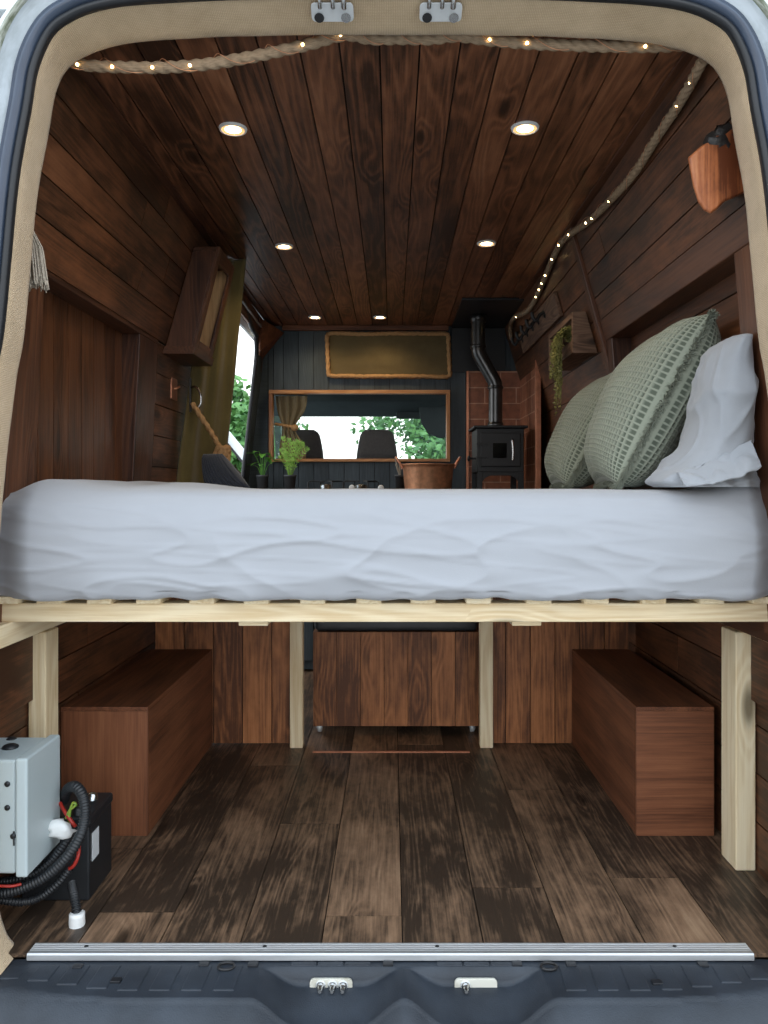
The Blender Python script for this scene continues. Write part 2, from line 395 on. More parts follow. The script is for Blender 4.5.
# ceiling: 90 mm stained boards
m = MB()
CL, CR = -0.745, 0.69
nb = 16
m.planks((CL, FR, H), (0, DB + .03 - FR, 0), (CR - CL, 0, 0), (0, 0, 0.012), [0.09] * nb, gap=0.004)
struct(m.build('ceiling', ['ceil', 'gap']))
# upper side walls lean inward: face X as a function of height above the eye
def XL(zp): return -(1.012 - 0.286 * zp)
def XR(zp): return 0.957 - 0.286 * zp
def XD(zp): return -0.872 + 0.118 * zp      # forward end of the left wall, steeper
def sloped(m, xf, levels, y0, y1, out, joints=None):
    for i in range(len(levels) - 1):
        za, zb = levels[i], levels[i + 1]
        o = V((xf(za), y0, EZ + za)); w = V((xf(zb) - xf(za), 0, zb - za))
        nrm = V((out * 0.961, 0, out * 0.275 * (1 if out > 0 else -1)))
        nrm = V((out * 0.961, 0, 0.275)).normalized() * 0.014
        m.planks(o, (0, y1 - y0, 0), w, nrm, [1], gap=0.004, joints=(lambda _i, i=i: joints.get(i, [])) if joints else None)
lvL = [0.982, 0.891, 0.809, 0.725, 0.640, 0.542]
lvR = [0.982, 0.885, 0.796, 0.706, 0.626]
m = MB()
sloped(m, XL, lvL, FR, 3.36, -1, {0: [.53], 1: [.435], 2: [.62], 3: [.5]})
struct(m.build('wall_left', ['wall', 'gap']))
m = MB()
sloped(m, XR, lvR, FR, 2.87, 1, {1: [.8]})
m2 = MB()
sloped(m2, lambda z: min(XR(z), .862 - .05 * z), [0.982, 0.87, 0.755, 0.64, 0.525, 0.41, 0.295, 0.18, 0.065, -0.05, -0.165, -0.28, -0.36], 2.90, DB, 1)
struct(m.build('wall_right', ['wall', 'gap']))
struct(m2.build('wall_right', ['wall', 'gap']))
# the beams over the two recesses, the recess backs, jambs and posts
def lean(m, y0, y1, pa, pb, t, rnd=None):
    """upright or beam of section: face from pa=(x,z) to pb, thickness t outward in x"""
    o = V((pa[0], y0, pa[1])); w = V((pb[0] - pa[0], 0, pb[1] - pa[1]))
    L = V((0, y1 - y0, 0))
    if w.length > abs(y1 - y0): m.obox(o, w, L, V((t, 0, 0)), rnd)
    else: m.obox(o, L, w, V((t, 0, 0)), rnd)
m = MB(); lean(m, FR, 2.87, (0.776, EZ + 0.626), (0.797, EZ + 0.548), 0.115)
struct(m.build('trim_1', 'post', bevel=0.003), 'stained beam over the right wall recess')
# left recess
m = MB()
m.planks((-0.925, FR, 0.60), (0, 0, 0.93), (0, 1.22, 0), (-0.012, 0, 0), [0.095] * 13, gap=0.004)
struct(m.build('wall_recess', ['panel', 'gap']))
m = MB()
m.box(-0.925, -0.86, FR, 2.83, EZ + 0.528, EZ + 0.545, 1)
struct(m.build('trim_2', 'post', bevel=0.002))
for (ya, yb) in ((FR, 1.91), (2.63, 2.83)):
    m = MB(); lean(m, ya, yb, (-0.862, EZ + 0.53), (-0.905, 0.60), -0.075)
    struct(m.build('trim_3', 'post', bevel=0.003))
# short boards between the recess and the curtain
m = MB()
zs = [1.50, 1.385, 1.27, 1.155, 1.04, 0.925, 0.81, 0.695, 0.60]
for i in range(len(zs) - 1):
    fa = lambda z: lerp(-0.905, -0.862, (z - 0.6) / 0.89)
    m.planks((fa(zs[i]), 2.83, zs[i]), (0, 0.53, 0), (fa(zs[i + 1]) - fa(zs[i]), 0, zs[i + 1] - zs[i]), (-0.014, 0, 0), [1], gap=0.004)
struct(m.build('wall_left', ['wall', 'gap']))
# right recess
m = MB()
m.planks((0.872, FR, 0.60), (0, 1.26, 0), (0, 0, 0.93), (0.012, 0, 0), [0.38, 0.36, 0.115, 0.075], gap=0.004)
struct(m.build('wall_recess', ['panel', 'gap']))
m = MB(); lean(m, FR, 1.80, (0.80, EZ + 0.55), (0.872, 0.62), 0.08); struct(m.build('trim_4', 'post', bevel=0.003))
m = MB(); lean(m, 2.80, 2.87, (0.80, EZ + 0.55), (0.872, 0.62), 0.08); struct(m.build('trim_5', 'post', bevel=0.003))
m = MB(); lean(m, 2.865, 2.905, (0.664, H), (0.835, EZ + 0.36), 0.03); lean(m, 2.865, 2.905, (0.835, EZ + 0.36), (0.885, 0.60), 0.03)
struct(m.build('trim_6', 'post', bevel=0.003), 'upright stained batten between the recess and the planter')
# cover strips at the ceiling edges
m = MB(); m.obox((CL + 0.004, FR, H), (0, DB - FR, 0), (0.035, 0, 0), (0, 0, -0.008)); struct(m.build('trim_7', 'post', bevel=0.002))
m = MB(); m.obox((CR - 0.036, FR, H), (0, DB - FR, 0), (0.03, 0, 0), (0, 0, -0.008)); struct(m.build('trim_8', 'post', bevel=0.002))
# lower walls beside the storage space
for sx, nm in ((-1, 'wall_left'), (1, 'wall_right')):
    m = MB()
    y1 = 3.36 if sx < 0 else DB
    m.planks((sx * 0.915, FR - 0.02, 0.0), (0, y1 - FR + 0.02, 0), (0, 0, 0.61), (sx * 0.014, 0, 0), [0.122] * 5, gap=0.004, joints=lambda i: [[.3], [.2], [.36], [.28], [.4]][i])
    struct(m.build(nm, ['wall', 'gap']))
    m = MB(); m.box(sx * 0.897, sx * 0.9145, 1.66, 1.92, 0.43, 0.602, 1); struct(m.build('trim_9', 'wall', bevel=0.002))
# side door opening (left, forward of the curtain): header, forward pillar, seal
m = MB()
def dw(y, z): return V((lerp(XL(z), XD(z), sstep(3.36, 4.45, y)), y, EZ + z))
for k in range(8):
    ya, yb = lerp(3.36, DB, k / 8), lerp(3.36, DB, (k + 1) / 8)
    q = [dw(ya, .885), dw(yb, .885), dw(yb, .985), dw(ya, .985)]; e = V((-.012, 0, .004))
    m.prism(q, e)
m.prism([dw(4.30, .886), dw(DB, .886), dw(DB, .70), dw(4.62, .70), dw(4.52, .80), dw(4.44, .84)], (-0.012, 0, 0.004))
q = [P(261, 318, 4.36), P(284, 333, 4.645), P(264, 357, 4.645), P(260, 350, 4.47)]
m.prism(q, (-.010, .0, .006))
struct(m.build('trim_10', 'ply'), 'smooth plywood fillet over the side door')
op = [(3.37, -0.93), (3.37, 0.872), (4.25, 0.872), (4.36, 0.845), (4.42, 0.78), (4.435, 0.68), (4.45, 0.3), (4.46, -0.1), (4.46, -0.93)]
pp = spline([dw(y, z) if z > 0 else V((-0.875, y, EZ + z)) for y, z in op], 90)
m = MB(); m.tube(pp, 0.013, 10)
struct(m.build('door_1', 'rubber'), 'black rubber seal round the side door opening')
q0, q1 = dw(3.6, .93), dw(4.5, .93)
m = MB(); m.obox(q0 + V((.004, 0, 0)), q1 - q0, (0.004, 0, -0.012), (0.008, 0, 0.002)); struct(m.build('trim_11', 'alu'))
m = MB()   # narrow painted return between the opening and the bulkhead
m.prism([dw(4.462, .78), dw(DB, .78), dw(DB, 0), V((-.875, DB, 0)), V((-.875, 4.462, 0)), dw(4.462, 0)], (-.012, 0, 0))
struct(m.build('wall_pillar', 'blackboard'))
# bulkhead of blue-black tongue and groove with a hatch into the cab
WX0, WX1, WZ0, WZ1 = P(271, 0, DB).x + .015, P(448, 0, DB).x - .012, EZ + (488 - 459) * DB / F, EZ + (488 - 394.5) * DB / F
m = MB()
bw = 0.092
x = -0.75
m.prism([(-.752, DB, 0), (-.752, DB, H), (XD(.98), DB, H), (XD(0), DB, EZ), (-.872, DB, 0)], (0, .014, 0))
while x < 0.93:
    xe = min(x + bw, 0.93)
    def up(x0, x1, za, zb):
        if x1 - x0 > 0.004 and zb > za: m.obox((x0 + 0.0015, DB, za), (0, 0, zb - za), (x1 - x0 - 0.003, 0, 0), (0, 0.014, 0))
    if xe <= WX0 or x >= WX1: up(x, xe, 0, H)
    else:
        if x < WX0: up(x, WX0, 0, H)
        if xe > WX1: up(WX1, xe, 0, H)
        up(max(x, WX0), min(xe, WX1), 0, WZ0); up(max(x, WX0), min(xe, WX1), WZ1, H)
    x = xe
m.prism([(WX0, DB + .012, 0), (WX0, DB + .012, H), (XD(.98), DB + .012, H), (XD(0), DB + .012, EZ), (-.872, DB + .012, 0)], (0, .018, 0), mi=1)
for (x0, x1, za, zb) in ((WX1, 0.93, 0, H), (WX0, WX1, 0, WZ0), (WX0, WX1, WZ1, H)):
    m.box(x0, x1, DB + 0.010, DB + 0.03, za, zb, 2, mi=1)
struct(m.build('wall_bulkhead', ['blackboard', 'gap']))
m = MB(); fw = 0.022; fd = 0.045
m.box(WX0 - fw, WX1 + fw, DB - fd, DB + 0.02, WZ1, WZ1 + fw, 0); m.box(WX0 - fw, WX1 + fw, DB - fd, DB + 0.02, WZ0 - fw * .8, WZ0, 0)
m.box(WX0 - fw, WX0, DB - fd, DB + 0.02, WZ0, WZ1, 2); m.box(WX1, WX1 + fw, DB - fd, DB + 0.02, WZ0, WZ1, 2)
struct(m.build('window_1', 'frame', bevel=0.002), 'oiled wooden frame round the hatch into the cab')
m = MB(); m.box(-0.66, 0.34, DB - 0.035, DB, H - 0.03, H, 0); struct(m.build('trim_12', 'ply', bevel=0.004), 'curved strip where ceiling meets bulkhead')
# black heat board on the ceiling over the stove
m = MB(); m.box(0.36, 0.72, 3.95, DB, H - 0.014, H, 1); m.box(0.36, XR(.95) , DB - .012, DB, EZ + .70, H - .014, 2)
struct(m.build('wall_heat', 'iron', bevel=0.002), 'black heat board above the flue')

# outer body panels (keep daylight out of the seams, seen only from other angles)
m = MB()
m.box(-1.0, 1.0, 1.62, DB + 0.1, H + 0.03, H + 0.10, 1)
for sx in (-1, 1):
    y1 = 3.36 if sx < 0 else DB + 0.1
    m.obox((sx * 0.985, 1.58, -0.3), (0, y1 - 1.58, 0), (0, 0, 1.80), (sx * 0.015, 0, 0))
    m.obox((sx * 0.985, 1.58, 1.50), (0, y1 - 1.58, 0), (-sx * 0.15, 0, H + 0.10 - 1.50), (sx * 0.015, 0, 0.0))
m.obox((-0.83, 3.36, EZ + 0.90), (0, DB - 3.26, 0), (0.05, 0, 0.16), (-0.015, 0, 0))
m.box(-1.0, 1.0, 1.60, DB + 0.1, -0.12, -0.03, 1)
struct(m.build('wall_outer', 'paint'))

# ------------------------------------------------------------------ rear door opening
right_in = [(0.0, .952), (.15, .952), (.30, .950), (.40, .946), (.49, .941), (.565, .932), (.628, .914), (.676, .884), (.702, .832), (.716, .752), (.742, .60), (.768, .33), (.786, .22), (.812, 0.0), (.832, -.3), (.832, -.6), (.830, -.82), (.810, -.93), (.778, -.972)]
pts = [V((x, 0, z)) for x, z in right_in]
half = spline(pts, 110)
def mir(p): return V((-p.x - .004, 0, p.z))
path = [mir(p) for p in half[::-1]][:-1] + half       # left bottom -> over the top -> right bottom
Nn = []
for i in range(len(path)):
    t = (path[min(i + 1, len(path) - 1)] - path[max(i - 1, 0)]).normalized()
    Nn.append(V((-t.z, 0, t.x)))                      # outward
def flare(i):                                         # the head of the opening flares a little more than the sides
    return 0.024 * max(0.0, Nn[i].z) ** 4 - 0.006
def sweep(m, prof, mi=0, wob=0.0):
    """prof: list of (offset outward, y, flare weight)"""
    rows = []; gs = []; L = 0
    for i, p in enumerate(path):
        if i: L += (p - path[i - 1]).length
        row = []; gr = []
        for j, (o, y, fl) in enumerate(prof):
            w = wob * nz(L * 14, j * 1.7, 3.1)
            q = p + Nn[i] * (o + fl * flare(i) + w)
            row.append(V((q.x, y + w * .6, EZ + q.z))); gr.append((L, j * 0.02 + o, 0.0))
        rows.append(row); gs.append(gr)
    m.grid(rows, g=gs, mi=mi)
m = MB()
sweep(m, [(0.10, 1.625, 0), (0.02, 1.625, 0), (0.004, 1.622, 0.0), (0.0, 1.61, 0.0), (0.0, 1.595, 0.15), (0.0005, 1.575, .45), (0.001, 1.555, .75), (0.002, 1.535, 0.95), (0.006, 1.526, 1), (0.014, 1.522, 1)], wob=0.0018)
struct(m.build('trim_13', 'burlap'), 'hessian cloth lining the rear door frame')
m = MB()
sweep(m, [(0.004, 1.531, 1), (0.001, 1.518, 1), (0.004, 1.510, 1), (0.012, 1.509, 1), (0.016, 1.518, 1)])
struct(m.build('trim_14', 'rubber'), 'black inner lip of the rear door seal')
m = MB()
sweep(m, [(0.014, 1.522, 1), (0.017, 1.508, 1), (0.024, 1.502, 1), (0.032, 1.504, 1), (0.036, 1.512, 1), (0.041, 1.510, 1), (0.046, 1.520, 1)])
struct(m.build('trim_15', 'seal_blue'), 'blue black rubber seal round the rear doors')
m = MB()
sweep(m, [(0.044, 1.522, 1), (0.050, 1.518, 1), (0.072, 1.518, 1), (0.078, 1.512, 1)])
struct(m.build('trim_16', 'channel'), 'grimy white door channel')
m = MB()
sweep(m, [(0.077, 1.514, 1), (0.080, 1.505, 1), (0.086, 1.503, 1), (0.091, 1.512, 1), (0.100, 1.52, 1), (0.106, 1.535, 1)], wob=0.001)
struct(m.build('trim_17', 'moss'), 'mossy rain gutter edge')
m = MB()
sweep(m, [(0.105, 1.532, 1), (0.125, 1.545, .8), (0.15, 1.59, .4), (0.165, 1.66, 0), (0.17, 1.75, 0)])
struct(m.build('wall_rear', 'paint'), 'white painted rear body corner')

# ------------------------------------------------------------------ sill strip and bumper
r = thing('sill_strip', (0, 1.59, 0), 'ribbed aluminium threshold strip along the edge of the plank floor', 'threshold strip')
prof = [(1.614, 0.0005), (1.614, .004)]
y = 1.612
for k in range(4):
    prof += [(y, .0055), (y - .0038, .0055), (y - .0046, .0035), (y - .0062, .0035)]; y -= .0070
prof += [(y, .006), (y - .009, .006), (y - .0115, .003), (y - .012, -.0075), (y - .009, -.0075), (y - .008, 0.0005)]
xa, xb = P(33, 0, 1.60).x, P(748, 0, 1.60).x
m = MB(); m.prism([(xa, yy, zz) for yy, zz in prof], (xb - xa, 0, 0)); m.build('strip', 'alu', r)
for px in (87, 265, 437, 674):
    m = MB(); q = P(px, 949, 1.603); m.lathe([(0.0042, 0.0), (0.004, .002), (0.0025, .003), (0.0001, .0032)], (q.x, 1.599, .0045), 12); m.build('screw', 'dark_metal', r)

r = thing('rear_bumper', (0, 1.5, -0.2), 'blue black plastic rear bumper step with ribbed tread pads', 'bumper')
m = MB()
xs = [(-1.0 + 2.0 * i / 260) for i in range(261)]
LC = [(P(331, 0, 1.545).x, 1), (P(476, 0, 1.545).x, 1)]
ysn = [1.598, 1.590, 1.575, 1.560, 1.5575, 1.555, 1.550, 1.545, 1.54, 1.53, 1.52, 1.51, 1.50, 1.49, 1.48, 1.472, 1.466, 1.462, 1.458, 1.452, 1.442, 1.43, 1.42, 1.41, 1.40, 1.395, 1.39]
def bz(x, y):
    e = sstep(0.55, 0.90, abs(x)) * 0.055         # the ends sweep forward-in
    yy = y - e * 0.9 * sstep(1.60, 1.46, y)
    z = -0.011
    fr = 1.462 + e * .75
    if y < fr: z -= 0.055 * ((fr - y) / 0.07) ** 1.25 + .004
    # scoops in front of the latches
    for xc, _ in LC:
        dx = abs(x - xc)
        s = 1 - sstep(0.060, 0.150, dx)
        if y <= 1.556: z -= s * (0.034 + 0.02 * sstep(1.556, 1.46, y)) * sstep(1.3, 1.42, y) * (sstep(1.557, 1.554, y))
    return z - 0.012 * sstep(0.72, 0.9, abs(x))
rows = []
for x in xs:
    rows.append([V((x, y, bz(x, y))) for y in ysn] + [V((x, 1.385, bz(x, 1.39) - .03)), V((x, 1.40, -0.40))])
m.grid(rows)
m.build('bumper_step', 'bumper', r)
def clear(x, w=0.0): return all(abs(x - xc) > 0.15 + w for xc, _ in LC)
k = 0
xq = -0.76
while xq < 0.76:
    if clear(xq, 0.02):
        m = MB(); dy = 0.04 * sstep(.5, .8, abs(xq))
        y0, y1 = 1.482 + dy, 1.562
        m.prism([(xq - .021, y0, -0.015), (xq + .021, y0, -0.015), (xq + .024, y1, -0.015), (xq - .018, y1, -0.015)], (0, 0, 0.0062 - 0.012 * sstep(0.72, 0.9, abs(xq))))
        m.build('tread_pad', 'bumper', r, bevel=0.003)
    xq += 0.062
for px in (331, 476):
    for dxx in (-.055, 0.0, 0.055):
        xq = P(px, 0, 1.575).x + dxx
        m = MB(); m.box(xq - .026, xq + .026, 1.560, 1.572, -.014, -.0085); m.build('tread_pad', 'bumper', r, bevel=0.002)
for px, py in ((78, 972), (116, 986), (204, 970), (253, 970), (388, 969), (517, 969), (571, 970), (657, 988), (703, 970)):
    d = 0.98 * F / (py - 488)
    q = P(px, py, d); m = MB(); m.box(q.x - .010, q.x + .010, q.y - .007, q.y + .007, -.014, -0.0065); m.build('drain_slot', 'rubber', r, bevel=0.001)
for px in (226, 549):
    q = P(px, 973, 1.55); m = MB()
    m.tube([(q.x + .016 * math.cos(a), 1.552 + .012 * math.sin(a), -.0065) for a in [PI * 2 * k / 16 for k in range(17)]], .0028, 6); m.build('tie_ring', 'dark_metal', r)

# latch plates: two on the bumper, two at the head of the frame
def latch(name, px, label, pins, full):
    xc = P(px, 0, 1.545).x
    t = thing(name, (xc, 1.545, -.06), label, 'latch plate', 'latch plates of the rear doors')
    m = MB(); w, z0, z1 = 0.043, -.061, -.029
    pl = []
    for cx, cz, a0 in ((w - .009, z1 - .009, 0), (-w + .009, z1 - .009, 90), (-w + .009, z0 + .009, 180), (w - .009, z0 + .009, 270)):
        for k in range(5):
            a = math.radians(a0 + k * 22.5); pl.append((xc + cx + .009 * math.cos(a), 1.546, cz + .009 * math.sin(a)))
    m.prism(pl, (0, .006, 0)); m.build('plate', 'zinc_dirty', t, bevel=.001)
    for dx in pins:
        m = MB(); m.lathe([(.0085, 0), (.0085, -.004), (.006, -.006), (.0048, -.012), (.0048, -.019), (.0035, -.021)], (xc + dx, 1.546, -.041), 14, 'Y'); m.build('pin', 'steel', t)
        m = MB(); m.lathe([(.010, 0), (.010, -.0025), (.006, -.003)], (xc + dx, 1.5465, -.041), 14, 'Y'); m.build('washer', 'zinc', t)
latch('latch_plate', 331, 'cream striker plate with three pins in the left scoop of the bumper', (-.021, .003, .024), True)
latch('latch_plate', 476, 'cream striker plate with a single pin in the right scoop of the bumper', (-.021,), False)
def head_plate(px, label):
    q = P(px, 10, 1.535); xc = q.x
    t = thing('striker_plate', (xc, 1.53, EZ + .93), label, 'striker plate', 'striker plates at the head of the rear door frame')
    # plate lies on the sloping hessian head: from (y 1.53, z' .963) to (1.567, .953)
    a = V((xc, 1.531, EZ + .972)); e = V((0, .034, -.0185)); n = V((0, -.0185, -.034)).normalized() * .004; w = .0425
    pl = []
    for cx, cs, a0 in ((w - .008, .24, 0), (-w + .008, .24, 90), (-w + .008, .76, 180), (w - .008, .76, 270)):
        for k in range(5):
            th = math.radians(a0 + k * 22.5)
            pl.append(a + V((cx + .008 * math.cos(th), 0, 0)) + e * (cs - .22 * math.sin(th)) + n)
    m = MB(); m.prism(pl, n * 1.0); m.build('plate', 'zinc', t, bevel=.001)
    for dx in (-.024, .002, .024):
        p = a + V((dx, 0, 0)) + e * .22 + n * 2
        m = MB(); m.tube([p, p + V((0, -.006, -.004)), p + V((0, -.02, .012)), p + V((0, -.03, .03))], .0042 if dx != .024 else .0055, 10); m.build('pin', 'steel', t)
    for dx in (-.027, .027):
        p = a + V((dx, 0, 0)) + e * .74 + n * 1.6
        m = MB(); m.tube([p, p + n * .9], .0085, 14); m.build('bolt_head', 'dark_metal' if dx < 0 else 'steel', t, bevel=.0015)
head_plate(332, 'silver striker plate on the hessian head of the frame, left of the pair')
head_plate(441, 'silver striker plate on the hessian head of the frame, right of the pair')

# ------------------------------------------------------------------ bed
bed = thing('bed_frame', (0, 2.3, 0), 'raw pine bed platform on posts carrying the grey mattress', 'bed frame')
def part(name, mat, parent, bev, *a, axis=0):
    m = MB(); m.box(*a, axis=axis); return m.build(name, mat, parent, bevel=bev)
part('front_rail', 'pine', bed, .003, -0.905, 0.905, 1.775, 1.825, 0.650, 0.694, axis=0)
part('rear_rail', 'pine', bed, .003, -0.905, 0.86, 2.832, 2.877, 0.650, 0.694, axis=0)
part('side_rail', 'pine', bed, .003, -0.912, -0.878, 1.70, 2.85, 0.598, 0.650, axis=1)
part('side_rail', 'pine', bed, .003, 0.878, 0.912, 1.70, 2.85, 0.598, 0.650, axis=1)
part('post', 'pine', bed, .003, -0.912, -0.868, 1.925, 2.0, 0.0, 0.598, axis=2)
part('post', 'pine', bed, .003, 0.862, 0.912, 1.925, 2.012, 0.0, 0.598, axis=2)
part('post', 'pine', bed, .003, -0.377, -0.329, 2.832, 2.877, 0.0, 0.650, axis=2)
part('post', 'pine', bed, .003, 0.325, 0.373, 2.832, 2.877, 0.0, 0.650, axis=2)
for px in (8, 51, 101, 150, 203, 257, 313, 369, 423, 478, 538, 595, 652, 710, 762):
    xc = P(px, 0, 1.77).x
    part('slat', 'pine', bed, .004, xc - .029, xc + .029, 1.756, 2.86, 0.694, 0.711, axis=1)
for px in (255, 525):
    xc = P(px, 0, 1.85).x
    part('packing_block', 'pine', bed, .002, xc - .035, xc + .035, 1.826, 1.87, 0.632, 0.694, axis=0)

# mattress in its sheet
prof = [(1.90, .7125), (1.80, .7125), (1.745, .7125), (1.722, .716), (1.708, .728), (1.700, .75), (1.697, .78), (1.695, .81), (1.695, .84), (1.698, .87), (1.704, .90), (1.715, .925), (1.732, .943), (1.757, .952), (1.80, .955)]
prof = [(a, b) for a, b in prof]
fine = []
pv = spline([V((0, a, b)) for a, b in prof], 90)
tops = [V((0, y, .9555)) for y in [1.83 + .03 * k for k in range(34)]] + [V((0, 2.85, .953)), V((0, 2.87, .94)), V((0, 2.88, .91)), V((0, 2.88, .75)), V((0, 2.87, .7125)), V((0, 2.4, .7125))]
pv = pv + tops
NX = 330; xa, xb = -0.90, 0.868
m = MB(); rows = []
def wr(x, y, z):
    """folds of the sheet: shallow diagonal creases on the front face"""
    s = (z - .72) / .23
    u = x * 1.5 - s * 0.25; v = s * 1.3 + x * 0.9
    f = 1 - abs(nz(u * 1.6, v * 2.6 + 2.0, 1.3)) * 2.4
    g = 1 - abs(nz((x - s * .2) * 2.4 + 7, (s + x * .25) * 7.0, 4.2)) * 2.4
    h = nz(x * 2.0, s * 1.6, 7.7)
    lo = 1 - sstep(0.45, 1.0, s)
    k = 1 - abs(nz((x + s * .4) * 3.0 + 3, (s - x * .45) * 3.2, 9.1)) * 2.4
    return (max(0, f) ** 3 * .0038 + max(0, k) ** 4 * .0045) * (0.15 + .95 * lo) + max(0, g) ** 4 * .0018 + h * .006 + nz(x * 5 + s * 2, s * 5 - x * 3, 2) * .0022
for i in range(NX + 1):
    x = lerp(xa, xb, i / NX)
    row = []
    el = sstep(xa + .10, xa, x); er = sstep(xb - .07, xb, x)
    for q in pv:
        y, z = q.y, q.z
        fr = sstep(1.80, 1.73, y)
        top = sstep(.93, .953, z)
        if z > .716 and y < 1.83:
            y -= wr(x, y, z) * fr
        if z < .74 and y < 1.75: z -= .006 * sstep(.74, .715, z)
        if z < .73 and y < 1.76: z += .007 * nz(x * 7, 2.2) + .006 * nz(x * 19, 5.1)
        y += (el + er) * .045 * fr
        # puffs at the two ends of the mattress top
        z += top * (0.026 * math.exp(-((x + .80) / .11) ** 2) * sstep(1.70, 1.80, y) + 0.020 * math.exp(-((x + .56) / .10) ** 2) * math.exp(-((y - 2.15) / .3) ** 2))
        z += top * 0.030 * sstep(.70, .84, x) * sstep(1.695, 1.74, y) * (1 - sstep(1.80, 2.0, y)) * (1 + .5 * nz(x * 14, y * 14, 2))
        z += top * .004 * nz(x * 5, y * 5, 1.2) * (1 if y > 1.9 else .5) - top * el * .02
        row.append(V((x, y, z)))
    rows.append(row)
b = m.grid(rows, flip=True)
nv = len(rows[0])
m.f.append([b + k for k in range(nv)]); m.mi.append(0); m.sm.append(False)
m.f.append([b + NX * nv + k for k in range(nv)][::-1]); m.mi.append(0); m.sm.append(False)
tag(m.build('mattress', 'sheet'), 'thick mattress under a rumpled pale grey sheet on the pine platform', 'mattress')

# ------------------------------------------------------------------ cushions
def rib(p, u, v, e, side): return p
def um(t, dense=True): return .45 * t + .55 * math.sin(t * PI / 2) if dense else t
def pillow(w, h, t, n, pin=0.07, power=0.45, disp=None, thick_bias=(1, 1)):
    """closed pillow in its own frame: x across, y up, z out of the front; returns grid front/back"""
    def pt(i, j, side):
        u = um(-1 + 2 * i / n, n > 200); v = um(-1 + 2 * j / n, n > 200)
        x = w / 2 * u * (1 - pin * math.cos(v * PI / 2)); y = h / 2 * v * (1 - pin * math.cos(u * PI / 2))
        e = max(0.0, (1 - u * u) * (1 - v * v))
        z = side * t / 2 * (e ** power) * thick_bias[0 if side > 0 else 1]
        p = V((x, y, z))
        if disp and (e > 0 or disp is rib): p = disp(p, u, v, e, side)
        return p
    fr = [[pt(i, j, 1) for j in range(n + 1)] for i in range(n + 1)]
    bk = [[pt(i, j, -1) for j in range(n + 1)] for i in range(n + 1)]
    return fr, bk
def put(grids, c, a, b, nn):
    return [[[c + a * p.x + b * p.y + nn * p.z for p in row] for row in g] for g in grids]
rid = {}
def waffle(cells):
    def d(p, u, v, e, side):
        a = abs(math.cos(u * (1 + .28 * u ** 4) * .5 * cells * PI)); b2 = abs(math.cos(v * (1 + .28 * v ** 4) * .5 * cells * PI))
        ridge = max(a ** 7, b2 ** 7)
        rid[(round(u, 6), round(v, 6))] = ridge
        k = min(1, e * 14)
        sag = nz(u * 1.6, v * 1.6, side * 3) * .012
        return p + V((0, 0, side * (ridge * .0105 * k + sag * min(1, e * 3))))
    return d
def waffle_cushion(loc, tilt, yaw, size, thick, label, seed, cells=30):
    random.seed(seed)
    t = thing('waffle_cushion', loc, label, 'cushion', 'sage waffle cushions on the bed')
    a = V((math.sin(yaw), math.cos(yaw), 0)); side = V((math.cos(yaw), -math.sin(yaw), 0))
    b = (V((0, 0, 1)) * math.cos(tilt) + side * math.sin(tilt)); nn = b.cross(a) * 1.0
    if nn.dot(side) > 0: nn = -nn
    c = V(loc) + b * (size / 2)
    n = 300
    fr, bk = put(pillow(size, size, thick, n, 0.06, .42, waffle(cells)), c, a, b, nn)
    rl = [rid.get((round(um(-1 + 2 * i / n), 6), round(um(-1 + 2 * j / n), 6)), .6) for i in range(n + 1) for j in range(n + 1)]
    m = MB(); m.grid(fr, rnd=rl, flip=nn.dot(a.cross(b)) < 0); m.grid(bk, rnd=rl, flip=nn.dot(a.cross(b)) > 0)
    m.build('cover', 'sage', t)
    edge = [fr[i][0] for i in range(n)] + [fr[n][j] for j in range(n)] + [fr[n - i][n] for i in range(n)] + [fr[0][n - j] for j in range(n)]
    m = MB()
    for k, p in enumerate(edge):
        for q in range(3):
            out = (p - c); out -= nn * out.dot(nn); out.normalize()
            L = random.uniform(.010, .021); dr = (out + nn * random.uniform(-.9, .9) + a * random.uniform(-.5, .5) + b * random.uniform(-.5, .5)).normalized()
            s = p - out * .004 + nn * random.uniform(-.003, .003)
            m.tube([s, s + dr * L * .6, s + dr * L + V((0, 0, -.003))], lambda tt: .0016 * (1 - .5 * tt), 4, cap=False)
    o = m.build('fringe', 'fringe', t); o['kind'] = 'stuff'
    return t
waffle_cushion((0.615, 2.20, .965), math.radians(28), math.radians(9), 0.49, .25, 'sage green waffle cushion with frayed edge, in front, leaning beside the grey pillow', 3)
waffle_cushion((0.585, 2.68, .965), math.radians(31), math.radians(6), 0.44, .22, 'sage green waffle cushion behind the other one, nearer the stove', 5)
def rum(p, u, v, e, side):
    k = min(1, e * 4)
    f = max(0, 1 - abs(nz(u * 1.7 + 4, v * 1.7 + u * .8, side * 2.0)) * 2.2) ** 2
    g = max(0, 1 - abs(nz(u * 3.1 - v * 1.2 + 9, v * 2.6, side * 5.0)) * 2.4) ** 2
    return p + V((nz(u * 2, v * 2, 3) * .010, nz(u * 2, v * 2, 8) * .010, side * k * (max(0, side) * .075 * ((1 - v) / 2) ** 2.4 * (1 - u * u) ** .5 + f * .012 + g * .006 + nz(u * 1.6, v * 1.6, 6) * .022)))
t = thing('pillow', (.74, 1.80, .96), 'crumpled grey linen pillow at the right end of the bed by the door frame', 'pillow')
hs = [(0.0, .655), (.012, .640), (.03, .652), (.05, .678), (.085, .712), (.13, .738), (.19, .757), (.25, .770), (.30, .780), (.335, .793), (.358, .812), (.371, .838)]
sp = spline([V((x_, 0, z_)) for z_, x_ in hs], 90)
rows = []
